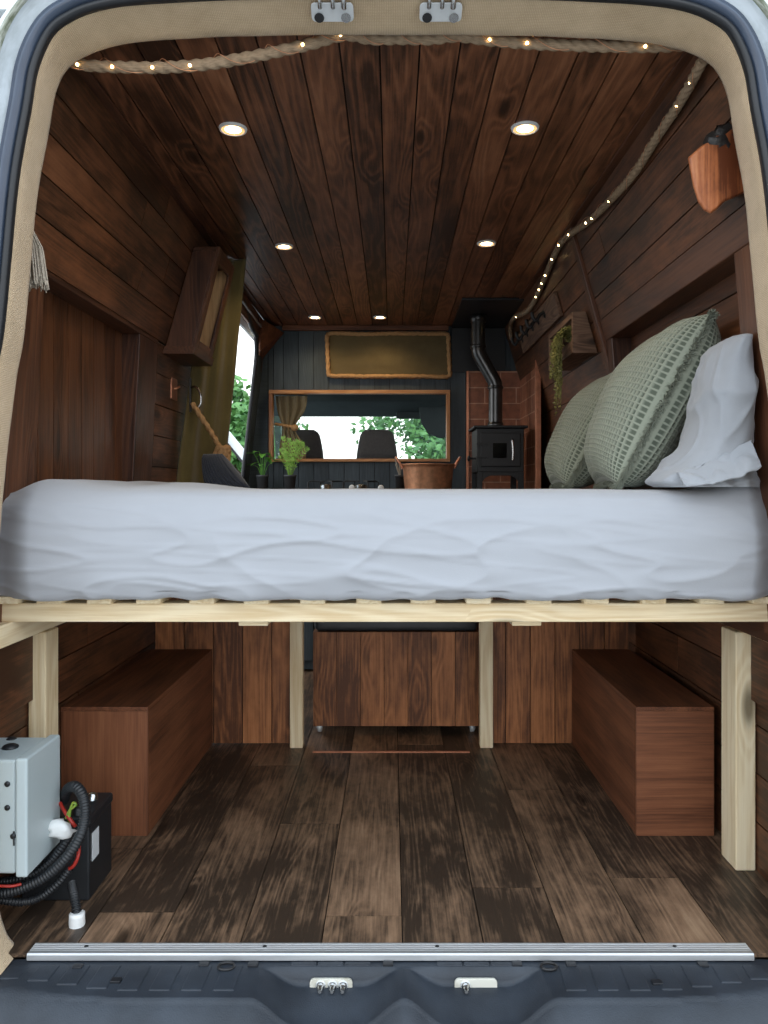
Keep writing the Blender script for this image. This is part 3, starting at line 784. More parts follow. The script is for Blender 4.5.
for i, q in enumerate(sp):
    v = i / 90; xl = q.x * .952; xr = .832 - .026 * v; z = .962 + q.z * .955
    k_ = sstep(1.0, .90, v)
    cx, hx = (xl + xr) / 2, max(.004, (xr - xl) / 2 * (.35 + .65 * k_)); cy, hy = 1.80, .005 + .095 * k_ ** .5
    row = []
    for j in range(120):
        th = 2 * PI * j / 120; c_, s_ = math.cos(th), math.sin(th)
        ux, uy = math.copysign(abs(c_) ** .75, c_), math.copysign(abs(s_) ** .75, s_)
        x, y = cx + hx * ux, cy + hy * uy
        n1 = 1 - abs(nz(x * 9 + z * 4, y * 9 - z * 2, z * 4.2)) * 2.6
        n2 = 1 - abs(nz(x * 17 - z * 9 + 4, y * 14, z * 7 + 3)) * 2.6
        d_ = max(0, n1) ** 2 * .012 + max(0, n2) ** 2.5 * .006 + nz(x * 6, y * 6, z * 6) * .014
        fold = .007 * math.sin(x * 120 + z * 60) * sstep(.30, .05, v) * max(0, -s_)
        row.append(V((min(xr + .004, x + c_ * d_), max(1.66, y + s_ * d_ - fold), z + nz(x * 8, y * 8, 4) * .008 * sstep(.05, .2, v))))
    rows.append(row)
m = MB(); bb = m.grid(rows, closev=True, flip=True)
for r0, rev in ((0, False), (90, True)):
    f_ = [bb + r0 * 120 + k for k in range(120)]; m.f.append(f_[::-1] if rev else f_); m.mi.append(0); m.sm.append(True)
m.build('pillowcase', 'linen', t)
m = MB(); rows = []   # loose open end of the pillowcase lying on the bed
for i in range(70):
    u = i / 69
    base = V((lerp(.635, .795, u), lerp(1.715, 1.700, u), .975 + .040 * u ** 2)); row = []
    for j in range(16):
        v = j / 15
        w = .004 * math.sin(u * 15 + v * 5) * (1 - .5 * u) + .016 * nz(u * 4.3, v * 2, 2)
        row.append(base + V((.012 * v * nz(u * 5, 1, 1), -.050 * v + w * .5, (1 - v) * .050 * (.4 + .6 * u) + abs(w) * .9 - .012 * v)))
    rows.append(row)
m.grid(rows); m.build('flap', 'linen', t, solid=.004)
# navy ribbed cushion
def rib(p, u, v, e, side): return V((p.x * lerp(1.0, .42, (v + 1) / 2) - .045 * (v + 1) / 2, p.y, p.z)) + V((0, 0, side * .004 * 1.6 * abs(math.sin((u + 1) * 5.5 * PI)) * min(1, e * 8)))
tilt = math.radians(-16); loc = V((-.585, 2.74, .958)); a = V((.93, -.36, 0)).normalized(); b = V((-.18, .22, 1)).normalized(); nn = a.cross(b)
fr, bk = put(pillow(.19, .13, .09, 110, .03, .45, rib), loc + b * .066, a, b, nn)
m = MB(); m.grid(fr); m.grid(bk, flip=True)
tag(m.build('ribbed_cushion', 'navy'), 'small navy ribbed cushion at the far left of the bed by the curtain', 'cushion')

# ------------------------------------------------------------------ under the bed
for sx in (-1, 1):
    xi, xo = sx * .674, (.889 if sx > 0 else -.9135)
    t = thing('wheel_arch_box', ((xi + xo) / 2, 2.5, 0), 'stained plywood box over the %s wheel arch, %s' % (('left', 'behind the white enclosure and battery') if sx < 0 else ('right', 'beside the right front post of the bed')), 'box', 'wheel arch boxes')
    x0, x1 = min(xi, xo), max(xi, xo)
    m = MB(); m.box(x0, x1, 2.118, 2.133, 0, .344, 0 if sx > 0 else 2, rnd=.65); m.build('end_panel', 'ply', t, bevel=.0015)
    m = MB(); m.box(min(xi, xi + sx * .015), max(xi, xi + sx * .015), 2.133, 2.878, 0, .344, 1, rnd=.4); m.build('side_panel', 'ply', t, bevel=.0015)
    m = MB(); m.box(x0, x1, 2.118, 2.878, .3445, .356, 1, rnd=.2); m.build('lid', 'ply', t, bevel=.0015)
# partition boards behind the bed
for (x0, x1) in ((P(155, 0, 2.88).x, P(301, 0, 2.88).x), (P(481, 0, 2.88).x, P(629, 0, 2.88).x)):
    n = round((x1 - x0) / .1)
    m = MB(); m.planks((x0, 2.88, 0.003), (0, 0, .69), (x1 - x0, 0, 0), (0, .016, 0), [1] * n, gap=.003)
    struct(m.build('wall_partition', ['parti', 'gap']))
# rolling storage box
t = thing('storage_trolley', (0.012, 3.2, 0), 'stained wooden storage box on casters between the two rear bed posts', 'trolley')
xa, xb = P(313, 0, 3.0).x, P(479, 0, 3.0).x
m = MB(); m.planks((xa, 3.0, .030), (0, 0, .367), (xb - xa, 0, 0), (0, .016, 0), [1] * 7, gap=.002, back=False); m.build('front', 'parti', t)
m = MB(); m.box(xa, xb, 3.42, 3.436, .042, .397, 0); m.build('back', 'parti', t)
for x in (xa, xb - .016):
    m = MB(); m.box(x, x + .016, 3.018, 3.42, .042, .397, 1); m.build('side', 'parti', t)
m = MB(); m.box(xa + .016, xb - .016, 3.018, 3.42, .044, .058, 0); m.build('base', 'parti', t)
for x in (xa + .024, xb - .024):
    for y in (3.025, 3.39):
        m = MB(); m.lathe([(.004, -.008), (.017, -.008), (.019, -.005), (.019, .005), (.017, .008), (.004, .008)], (x, y, .019), 18, 'X')
        w = m.build('caster', 'zinc', t)
        m = MB(); m.box(x - .013, x - .010, y - .012, y + .012, .014, .042); m.box(x + .010, x + .013, y - .012, y + .012, .014, .042); m.box(x - .013, x + .013, y - .012, y + .012, .0385, .0418)
        m.build('fork', 'steel', w)
m = MB(); m.box(xa + .004, xb - .004, 3.004, 3.43, .399, .47, 0)
o = m.build('seat_pad', 'cushion_grey', bevel=.018, seg=4); tag(o, 'dark grey pad lying on top of the wooden storage trolley', 'seat pad')
for p in o.data.polygons: p.use_smooth = True
m = MB(); m.box(-.288, .282, 2.783, 2.795, 0, .004, 0); struct(m.build('trim_18', 'copper_strip', bevel=.001), 'thin brass coloured strip across the floor')

# ------------------------------------------------------------------ electrics, lower left
t = thing('electrical_enclosure', (-.86, 1.7, .144), 'pale grey plastic enclosure standing out of the left wall by the door', 'enclosure')
m = MB(); m.box(-.95, -.795, 1.622, 1.775, .144, .385, 2); m.build('case', 'plastic_white', t, bevel=.006, seg=3)
m = MB(); m.box(-.793, -.768, 1.616, 1.780, .139, .390, 2); m.build('lid', 'plastic_white', t, bevel=.005, seg=3)
m = MB(); m.sphere((-.845, 1.70, .386), .018, sc=(1, 1, .45)); m.build('grommet', 'rubber', t)
m = MB(); m.sphere((-.872, 1.76, .384), .012, sc=(1, 1, .45)); m.build('grommet', 'rubber', t)
for z in (.225, .285, .335):
    m = MB(); m.lathe([(.006, 0), (.006, -.002), (.0001, -.0025)], (-.812 if z != .225 else -.80, 1.622, z), 12, 'Y'); m.build('hole_plug', 'rubber', t)
m = MB(); m.box(-.80, -.797, 1.6205, 1.6225, .205, .235); m.build('catch', 'rubber', t)
t = thing('battery', (-.79, 1.87, 0), 'black leisure battery on the floor below the pale enclosure', 'battery')
m = MB(); m.box(-.862, -.704, 1.785, 1.93, 0, .172, 2); m.build('case', 'plastic_black', t, bevel=.004)
m = MB(); m.box(-.865, -.701, 1.782, 1.933, .172, .196, 2); m.build('cover', 'plastic_black', t, bevel=.006)
m = MB(); m.box(-.7035, -.702, 1.80, 1.84, .085, .150, 2); m.build('label', 'label', t)
for y in (1.80, 1.885):
    m = MB(); m.lathe([(.012, 0), (.011, .014), (.007, .018), (.0001, .019)], (-.735, y, .195), 14); m.build('terminal', 'steel' if y > 1.85 else 'dark_metal', t)
def corr(th, L): return 1 + .10 * math.sin(L * 2 * PI / .0065)
def hose(pts, r, name, label, mat='plastic_black', n=260, c=True, grp=None, cat='hose'):
    m = MB(); m.tube(spline(pts, n), r, 12, prof=corr if c else None)
    return tag(m.build(name, mat), label, cat, grp)
g = 'conduits around the battery'
A = lambda px, py, d: P(px, py, d)
hose([A(64, 800, 1.80), A(68, 789, 1.77), A(76, 787, 1.745), A(83, 797, 1.73), A(85, 815, 1.72), A(80, 836, 1.70), A(66, 858, 1.685), A(46, 876, 1.675), A(24, 887, 1.665), A(4, 893, 1.655), A(-25, 896, 1.65)], .0115, 'corrugated_hose', 'outermost black corrugated hose looping up over the battery', grp=g)
hose([A(72, 828, 1.75), A(66, 842, 1.735), A(52, 860, 1.72), A(34, 874, 1.70), A(15, 880, 1.69), A(-20, 884, 1.69)], .0095, 'corrugated_hose', 'thinner black corrugated hose inside the large loop, under the enclosure', grp=g)
hose([A(70, 868, 1.715), A(58, 883, 1.705), A(40, 897, 1.695), A(22, 902, 1.675), A(0, 900, 1.66)], .0085, 'corrugated_hose', 'lowest black corrugated hose running along the front of the battery', grp=g)
t = thing('floor_conduit', (-.70, 1.70, 0), 'black spring hose entering a white floor gland in front of the battery', 'conduit')
q = A(77, 918, 1.0); dd = EZ * F / (925 - 488); q = P(77, 925, dd)
m = MB(); m.lathe([(.0165, 0), (.0172, .004), (.0165, .020), (.0165, .026), (.013, .028)], (q.x, q.y, 0), 18); m.build('gland', 'white', t)
m = MB(); m.tube(spline([(q.x, q.y, .012), (q.x - .003, q.y + .004, .036), (q.x - .012, q.y + .016, .052), (q.x - .03, q.y + .045, .068)], 90), .0098, 12, prof=lambda th, L: 1 + .16 * math.sin(L * 2 * PI / .0055)); m.build('hose', 'plastic_black', t)
hose([A(60, 803, 1.775), A(65, 812, 1.755), A(72, 822, 1.745), A(75, 826, 1.75)], .0042, 'red_cable', 'short red cable beside the white lump over the battery', 'red', 40, False, 'red cables', 'cable')
hose([A(79, 846, 1.722), A(78, 856, 1.71), A(74, 865, 1.708), A(69, 869, 1.71)], .0042, 'red_cable', 'red cable end crossing the front of the battery', 'red', 40, False, 'red cables', 'cable')
hose([A(-12, 885, 1.632), A(2, 886, 1.632), A(12, 886, 1.636), A(21, 884, 1.648)], .003, 'red_cable', 'thin red cable below the pale enclosure at the picture edge', 'red', 40, False, 'red cables', 'cable')
hose([A(66, 818, 1.752), A(70, 810, 1.745), A(76, 805, 1.742), A(73, 803, 1.745), A(70, 812, 1.746), A(69, 824, 1.752)], .003, 'earth_cable', 'green and yellow earth cable sticking up over the battery', 'green_wire', 60, False, None, 'cable')
m = MB(); rr = random.Random(4)
rows = []
for i in range(9):
    th = PI * i / 8; row = []
    for k in range(14):
        a_ = 2 * PI * k / 14; s_ = 1 + .8 * nz(math.cos(a_) * 2.6, math.sin(a_) * 2.6, i * .8)
        row.append(A(60, 829, 1.735) + V((math.sin(th) * math.cos(a_) * .027 * s_ - .4 * -math.cos(th) * .02, math.sin(th) * math.sin(a_) * .018 * s_, -math.cos(th) * .022)))
    rows.append(row)
m.grid(rows, closev=True, flip=True)
tag(m.build('terminal_cover', 'white'), 'lumpy white terminal cover between the hoses and the enclosure', 'terminal cover')

# ------------------------------------------------------------------ left wall fittings
t = thing('wall_cabinet', (XL(.7) + .08, 3.03, EZ + .49), 'dark stained open box cabinet high on the left wall by the curtain', 'cabinet')
y0, y1 = 2.90, 3.18; zb, zt = .505, .912
def cpt(f, y, zp):   # f: 0 at the wall, 1 at the front
    dep = lerp(.112, .098, (zp - zb) / (zt - zb))
    return V((XL(zp) + .003 + f * dep, y, EZ + zp))
def slab(m, c, th):
    m.prism(c, th)
def cab_panel(name, f0, f1, ya, yb, za, zb_, mat='post'):
    m = MB()
    p = [cpt(f, y, z) for z in (za, zb_) for y in (ya, yb) for f in (f0, f1)]
    fs = [(0, 2, 3, 1), (4, 5, 7, 6), (0, 1, 5, 4), (2, 6, 7, 3), (0, 4, 6, 2), (1, 3, 7, 5)]
    oo = random.random() * 30
    g_ = [(oo + q.z * 1.0, q.y, q.x) if abs(zb_ - za) > abs(yb - ya) else (oo + q.y, q.z, q.x) for q in p]
    m.add(p, fs, g_); return m.build(name, mat, t, bevel=.002)
cab_panel('side', 0, .9, y0, y0 + .016, zb + .03, zt - .016)
cab_panel('side', 0, .9, y1 - .016, y1, zb + .03, zt - .016)
cab_panel('lining', .08, .89, y1 - .022, y1 - .0165, zb + .032, zt - .018, 'light_wood')
cab_panel('top', 0, .9, y0, y1, zt - .016, zt)
cab_panel('bottom', -.0, 1.05, y0 - .012, y1 + .012, zb, zb + .03)
cab_panel('back', 0, .06, y0 + .016, y1 - .016, zb + .03, zt - .016)
cab_panel('front_stile', .9, 1, y0, y0 + .05, zb + .03, zt)
cab_panel('front_stile', .9, 1, y1 - .05, y1, zb + .03, zt)
cab_panel('front_rail', .9, 1, y0 + .05, y1 - .05, zt - .05, zt)
cab_panel('front_rail', .9, 1, y0 + .05, y1 - .05, zb + .03, zb + .06)
# curtain by the side door
def drape(name, parent, mat, top0, top1, bot0, bot1, waist=None, folds=9, amp=.018, nu=130, nvv=70, lean_=(0, 0, 0), thick=.003):
    top0, top1, bot0, bot1 = map(V, (top0, top1, bot0, bot1))
    rows = []
    nrm = (top1 - top0).cross(bot0 - top0).normalized()
    for i in range(nu + 1):
        u = i / nu; row = []
        for j in range(nvv + 1):
            v = j / nvv
            uu = u
            if waist:
                vw, wid, off = waist
                k = math.exp(-((v - vw) / .22) ** 2)
                uu = lerp(u, .5 + off + (u - .5) * wid, k)
            p = lerp(lerp(top0, top1, uu), lerp(bot0, bot1, uu), v)
            ph = u * folds * 2 * PI
            aa = amp * (.75 + .5 * nz(u * 5, v * 1.5, 2))
            p = p + nrm * (math.sin(ph + .8 * math.sin(v * 3 + u * 4)) * aa + .008 * nz(u * 6, v * 6, 5))
            row.append(p)
        rows.append(row)
    m = MB(); m.grid(rows); return m.build(name, mat, parent, solid=thick)
t = thing('side_curtain', (-.76, 3.3, EZ - .35), 'olive green curtain tied back beside the open side door', 'curtain')
drape('curtain_cloth', t, 'olive', P(206, 259, 3.22), P(246, 259, 3.30), P(166, 488, 3.12) + V((-.0, 0, -.3)), P(216, 488, 3.36) + V((0, 0, -.3)), folds=3, amp=.010)
kn = P(222, 455, 3.08)
m = MB(); m.tube(spline([P(192, 403, 3.09), P(200, 415, 3.09), P(211, 432, 3.10), P(219, 446, 3.09), kn], 120), .0095, 12, prof=lambda th, L: 1 + .22 * math.cos(3 * th - L * 190)); m.build('tie_rope', 'tie', t)
m = MB()
for k in range(4):
    a0 = k * 1.7
    m.tube(spline([kn + V((math.cos(a0 + q * .8) * .026, math.sin(a0 + q * .8) * .02, .03 * math.cos(q * 1.1 + k))) for q in range(9)], 60), .010, 10, prof=lambda th, L: 1 + .2 * math.cos(3 * th - L * 190))
for k in range(14):
    m.tube([kn + V((.01, 0, -.01)), kn + V((.015 + random.uniform(-.015, .02), 0, -.045)), kn + V((.02 + random.uniform(-.025, .03), random.uniform(-.02, .02), -.085 - random.random() * .02))], .0035, 5)
m.build('tie_knot', 'tie', t)
t = thing('tieback_hook', P(190, 395, 3.3), 'black iron tieback hook on the boards beside the olive curtain', 'hook')
b0 = P(190, 395, 3.13)
m = MB(); m.obox(b0 + V((-.0, -.012, -.07)), (0, 0, .14), (0, .024, 0), (.005, 0, 0)); m.build('back_plate', 'dark_metal', t, bevel=.002)
m = MB(); m.tube(spline([b0 + V((.003, 0, .03)), b0 + V((.03, -.02, .03)), b0 + V((.05, -.03, 0)), b0 + V((.05, -.03, -.04)), b0 + V((.035, -.03, -.06))], 40), .0045, 8); m.build('hook_arm', 'steel', t)
t = thing('light_switch', (-.87, 3.07, EZ + .39), 'copper light switch plate on the short boards of the left wall', 'switch')
q = P(174, 389, 3.06); q.x = -.874 + .005
m = MB(); m.obox(q + V((-.006, -.045, -.043)), (0, 0, .086), (0, .086, 0), (.009, 0, 0)); m.build('plate', 'copper_strip', t, bevel=.002)
m = MB(); m.tube([q, q + V((.012, 0, .003)), q + V((.024, 0, .010))], .0045, 10); m.build('toggle', 'copper', t)
# frayed tassel hanging at the door frame, left
c = P(35, 222, 1.69); c.x = -.812
t = thing('rope_tassel', (c.x, c.y, c.z - .15), 'frayed pale rope tassel hanging on the left wall at the door frame', 'tassel')
rr = random.Random(9); m = MB()
for k in range(190):
    a_ = rr.uniform(0, 2 * PI); r_ = math.sqrt(rr.random())
    top = c + V((math.cos(a_) * .012 * r_, math.sin(a_) * .012 * r_, -.0))
    e = V((math.cos(a_) * .030 * r_ + .012, math.sin(a_) * .04 * r_, -.125 - rr.random() * .02))
    m.tube([top, top + e * .45 + V((math.cos(a_) * .012, math.sin(a_) * .014, 0)), top + e], .0018, 4, cap=False)
m.build('strands', 'tassel', t)
m = MB(); m.tube(spline([c + V((0, 0, -.01)), c + V((0, 0, .02)), c + V((-.005, 0, .05)), c + V((-.01, -.01, .10))], 40), .013, 14, prof=lambda th, L: 1 + .2 * math.cos(3 * th - L * 170)); m.build('rope_end', 'rope', t)

# ------------------------------------------------------------------ right wall fittings
t = thing('wooden_block', (.75, 1.8, EZ + .62), 'polished live edge wooden block with a charred knot, high on the right wall', 'block')
d = 1.665
front = [P(a_, b_, d) for a_, b_ in ((687.5, 158), (690, 172), (693, 187), (698, 203), (704, 211), (710, 214), (717, 209), (724, 202), (738, 196), (752, 190), (748, 160), (742, 132), (733, 124), (724, 128), (713, 138), (700, 147))]
m = MB(); n = len(front)
back = [p + V((.040, .080, .036)) for p in front]
cc = sum(front, V()) / n
ins = [lerp(p, cc, .05) + V((0, -.006, 0)) for p in front]
vs = ins + front + back
fs = [list(range(n))[::-1]] + [(i, (i + 1) % n, n + (i + 1) % n, n + i) for i in range(n)] + [(n + i, n + (i + 1) % n, 2 * n + (i + 1) % n, 2 * n + i) for i in range(n)] + [list(range(2 * n, 3 * n))]
m.add(vs, [f[::-1] for f in fs], [(p.z * 1.0, p.x, p.y * .6) for p in vs], .6)
m.build('block', 'block', t, bevel=.003)
m = MB(); rows = []
kc = P(722, 139, d + .002)
for i in range(11):
    th = PI * i / 10; row = []
    for k in range(16):
        a_ = 2 * PI * k / 16; s_ = 1 + .9 * nz(math.cos(a_) * 2.6, math.sin(a_) * 2.6, i * .55)
        row.append(kc + V((math.sin(th) * math.cos(a_) * .032 * s_ + -math.cos(th) * .012, math.sin(th) * math.sin(a_) * .014 * s_, math.cos(th) * .022 * s_ + math.cos(a_) * .018 * math.sin(th))))
    rows.append(row)
m.grid(rows, closev=True); m.build('knot', 'knot', t)
# planter box and trailing plant
t = thing('wall_planter', (.755, 3.24, EZ + .52), 'weathered wooden box planter fixed to the right wall, holding a trailing plant', 'planter')
x0, y0, y1, z0, z1 = .705, 3.0, 3.46, EZ + .528, EZ + .69
def wb(name, xa, xb, ya, yb, za, zb_, axis): 
    m = MB(); m.box(xa, xb, ya, yb, za, zb_, axis); return m.build(name, 'grey_wood', t, bevel=.002)
def xw(z): return XR(z - EZ) - .002
m = MB(); m.prism([(x0, y0, z0), (xw(z0), y0, z0), (xw(z1), y0, z1), (x0, y0, z1)], (0, .018, 0)); m.build('end_panel', 'grey_wood', t, bevel=.002)
m = MB(); m.prism([(x0, y1 - .018, z0), (xw(z0), y1 - .018, z0), (xw(z1), y1 - .018, z1), (x0, y1 - .018, z1)], (0, .018, 0)); m.build('end_panel', 'grey_wood', t, bevel=.002)
wb('bottom', x0, xw(z0), y0 + .018, y1 - .018, z0, z0 + .016, 1)
wb('lip', x0, x0 + .014, y0 + .018, y1 - .018, z0 + .016, z0 + .05, 1)
wb('top_rail', x0, x0 + .014, y0 + .018, y1 - .018, z1 - .022, z1, 1)
m = MB(); rr = random.Random(21)
def leafq(m, p, dr, L, w, curl=.3):
    dr = dr.normalized(); sd = dr.cross(V((rr.uniform(-1, 1), rr.uniform(-1, 1), rr.uniform(-.3, 1)))).normalized(); nn = sd.cross(dr)
    a0, b0, c0 = p, p + dr * L * .5 + nn * L * curl * .3, p + dr * L - nn * L * curl * .2
    m.add([a0, b0 + sd * w, c0, b0 - sd * w, b0 + nn * .0], [(0, 1, 4), (1, 2, 4), (2, 3, 4), (3, 0, 4)], smooth=True)
for s in range(34):
    y = rr.uniform(3.05, 3.20); st = V((x0 + .03 + rr.random() * .03, y, z0 + .05))
    L = rr.uniform(.05, .18) if s % 2 else rr.uniform(.10, .30)
    p1 = V((x0 - .014 - rr.random() * .03, y + rr.uniform(-.03, .03), z0 + .075)); p2 = p1 + V((-.006, rr.uniform(-.03, .03) , -L * .6)); p3 = p1 + V((rr.uniform(-.01, .004), rr.uniform(-.01, .04), -L))
    sp = spline([st, V((x0 + .005, y, z0 + .11)), p1, p2, p3], 40)
    m.tube(sp[::2], .001, 4, cap=False)
    for k in range(4, 41):
        for _ in range(2):
            leafq(m, sp[k], V((rr.uniform(-1, .3), rr.uniform(-1, 1), rr.uniform(-.6, .6))), rr.uniform(.009, .017), .0038)
t2 = thing('trailing_plant', (x0, 3.2, z0 + .05), 'olive green trailing plant spilling from the box planter on the right wall', 'plant')
m.build('foliage', 'trail', t2)
m = MB(); m.box(x0 + .016, xw(z0) - .012, y0 + .02, y1 - .02, z0 + .0165, z0 + .05); m.build('soil', 'soil', t2)
# hook rail
t = thing('hook_rail', (.71, 3.8, EZ + .78), 'wooden rail of dark hooks on the right wall beside the flue', 'hook rail')
m = MB(); y0, y1 = 3.32, 4.24; n_ = V((-.018, 0, -.005))
m.obox((XR(.745) - .001, y0, EZ + .745), (0, y1 - y0, 0), (XR(.85) - XR(.745), 0, .105), n_); m.build('board', 'grey_wood', t, bevel=.003)
for k in range(5):
    yk = 3.56 + k * .15; b0 = V((XR(.80) - .02, yk, EZ + .80))
    m = MB(); m.tube(spline([b0 + V((0, 0, .02)), b0 + V((-.025, 0, .0)), b0 + V((-.04, 0, -.025)), b0 + V((-.055, 0, -.01)), b0 + V((-.06, 0, .015))], 24), .008, 8)
    m.lathe([(.022, 0), (.022, -.006), (.012, -.01)], b0 + V((0.004, 0, .01)), 14, 'X'); m.build('hook', 'iron', t)
# tiles behind the stove with copper edges
m = MB(); xa, xb = P(469, 0, 4.63).x, .775; zt = EZ + (488 - 371) * 4.63 / F
z0 = .90
m.add([(xa, 4.632, z0), (xb, 4.632, z0), (xb, 4.632, zt), (xa, 4.632, zt), (xa, 4.648, z0), (xb, 4.648, z0), (xb, 4.648, zt), (xa, 4.648, zt)], [(0, 1, 2, 3), (4, 7, 6, 5), (0, 4, 5, 1), (3, 2, 6, 7), (0, 3, 7, 4), (1, 5, 6, 2)], g=[(x, z, 0) for x, z in ((0, 0), (xb - xa, 0), (xb - xa, zt - z0), (0, zt - z0))] * 2)
struct(m.build('wall_tiles', 'tiles'), 'terracotta tiles behind the stove')
m = MB(); ya, yb = 4.10, 4.630; zt2 = EZ + .72
m.add([(.772, yb, z0), (.772, ya, z0), (.772, ya, zt2), (.772, yb, zt2), (.786, yb, z0), (.786, ya, z0), (.786, ya, zt2), (.786, yb, zt2)], [(0, 1, 2, 3), (4, 7, 6, 5), (0, 4, 5, 1), (3, 2, 6, 7), (0, 3, 7, 4), (1, 5, 6, 2)], g=[(x, z, 0) for x, z in ((0, 0), (yb - ya, 0), (yb - ya, zt2 - z0), (0, zt2 - z0))] * 2)
struct(m.build('wall_tiles', 'tiles'), 'terracotta tiles on the side wall by the stove')
m = MB(); m.box(xa - .016, xa - .0005, 4.625, 4.65, z0, zt, 2); struct(m.build('trim_19', 'copper_strip', bevel=.002), 'copper edge strip left of the tiles')
m = MB(); m.box(.762, .792, 4.075, 4.099, z0, EZ + .73, 2); struct(m.build('trim_20', 'copper_strip', bevel=.003), 'copper edge strip right of the tiles')

# ------------------------------------------------------------------ kitchen end
WT = .925
part_ = part
t = thing('kitchen_cabinet', (-.2, 4.3, 0), 'black boarded kitchen cabinet below the hatch', 'cabinet')
m = MB(); m.box(-.80, .40, 4.02, 4.64, 0.01, WT - .032, 2); m.build('carcass', 'blackboard', t, bevel=.002)
for k in range(3):
    m = MB(); m.box(-.79 + k * .395, -.40 + k * .395 - .01, 4.0, 4.019, .06, WT - .05, 2); dr = m.build('door', 'blackboard', t, bevel=.002)
    m = MB(); m.lathe([(.006, 0), (.006, -.012), (.014, -.018), (.012, -.026), (.0001, -.028)], (-.45 + k * .395, 4.0, .78), 14, 'Y'); m.build('knob', 'copper', dr)
m = MB(); m.box(-.82, .41, 3.985, 4.645, WT - .03, WT, 0); tag(m.build('worktop', 'worktop', bevel=.004), 'dark wooden worktop below the hatch, behind the bed', 'worktop')
t = thing('stove_plinth', (.60, 4.35, 0), 'boarded plinth under the wood stove', 'plinth')
m = MB(); m.box(.425, .86, 4.04, 4.64, 0.01, WT - .002, 2); m.build('carcass', 'post', t, bevel=.003)
m = MB(); m.box(.42, .765, 4.03, 4.625, WT - .002, WT + .008, 0); m.build('hearth_slab', 'iron', t, bevel=.002)
# stove
SX0, SX1, SY0, SY1 = P(477, 0, 4.14).x, P(524, 0, 4.14).x, 4.14, 4.42
Zt, Zb, Zf = EZ + .322, EZ + .085, WT + .009
t = thing('wood_stove', ((SX0 + SX1) / 2, 4.28, Zf), 'small black wood burning stove with a bent flue against terracotta tiles', 'stove')
m = MB(); m.box(SX0, SX1, SY0, SY1, Zb, Zt, 2); m.build('body', 'iron', t, bevel=.004)
m = MB(); m.box(SX0 - .018, SX1 + .018, SY0 - .025, SY1 + .01, Zt + .0005, Zt + .014, 0); m.build('top_plate', 'iron', t, bevel=.003)
for (x, y) in ((SX0, SY0), (SX1 - .03, SY0), (SX0, SY1 - .03), (SX1 - .03, SY1 - .03)):
    m = MB(); m.prism([(x, y, Zf), (x + .03, y, Zf), (x + .03, y, Zb), (x, y, Zb)], (0, .03, 0)); m.build('leg', 'iron', t, bevel=.002)
m = MB(); zc = Zb
m.prism([(SX0 + .03, SY0, Zb), (SX0 + .03, SY0, Zb - .05), (SX0 + .045, SY0, Zb - .03), (SX0 + .07, SY0, Zb - .018), (SX1 - .07, SY0, Zb - .018), (SX1 - .045, SY0, Zb - .03), (SX1 - .03, SY0, Zb - .05), (SX1 - .03, SY0, Zb)], (0, .02, 0)); m.build('apron', 'iron', t)
m = MB(); dx0, dx1, dz0, dz1 = SX0 + .02, SX1 - .02, Zb + .03, Zt - .025
m.box(dx0, dx1, SY0 - .014, SY0 - .0005, dz0, dz1, 2); dr = m.build('door', 'iron', t, bevel=.004)
gx0, gx1, gz0, gz1 = P(493, 0, 4.12).x, P(507, 0, 4.12).x, EZ + (488 - 458) * 4.12 / F, EZ + (488 - 443) * 4.12 / F
m = MB(); m.box(gx0, gx1, SY0 - .017, SY0 - .0142, gz0, gz1, 2); m.build('window', 'soot', dr, bevel=.001)
hx = P(512.5, 0, 4.1).x
m = MB(); m.tube(spline([(hx, SY0 - .014, gz1 + .02), (hx, SY0 - .035, gz1 + .012), (hx + .004, SY0 - .038, gz0 + .03), (hx + .002, SY0 - .035, gz0 - .012)], 24), .0055, 10); m.build('handle', 'steel', dr)
for z in (gz1 - .005, gz0 + .005):
    m = MB(); m.box(SX0 - .004, SX0 + .055, SY0 - .022, SY0 - .0142, z - .006, z + .006); m.build('hinge', 'iron', dr, bevel=.002)
m = MB(); m.lathe([(.006, 0), (.006, -.03), (.016, -.034), (.016, -.044), (.006, -.048)], (SX0 - .0, SY0 + .05, gz0), 14, 'X'); m.build('air_knob', 'iron', t)
fr_ = .0385
fx = P(495.5, 0, 4.28).x; fx2 = P(478, 0, 4.28).x
za, zb2 = Zt + .013, H - .012
z1 = EZ + (488 - 384) * 4.28 / F; z2 = EZ + (488 - 352) * 4.28 / F
pth = [V((fx, 4.28, lerp(za, z1 - .02, k / 6))) for k in range(7)] + spline([(fx, 4.28, z1 - .015), (fx - .006, 4.28, z1 + .012), (lerp(fx, fx2, .5), 4.28, (z1 + z2) / 2), (fx2 + .006, 4.28, z2 - .012), (fx2, 4.28, z2 + .015)], 14) + [V((fx2, 4.28, lerp(z2 + .02, zb2, k / 4))) for k in range(5)]
m = MB(); m.tube(pth, fr_, 24); fl = m.build('flue_pipe', 'flue', t)
for (x, z, hh) in ((fx, za, .03), (fx, z1 - .03, .018), (fx2, z2 + .02, .018), (fx2, zb2 - .045, .04)):
    m = MB(); m.lathe([(fr_ + .0005, 0), (fr_ + .006, 0.002), (fr_ + .006, hh - .002), (fr_ + .0005, hh)], (x, 4.28, z), 24); m.build('collar', 'flue', fl)

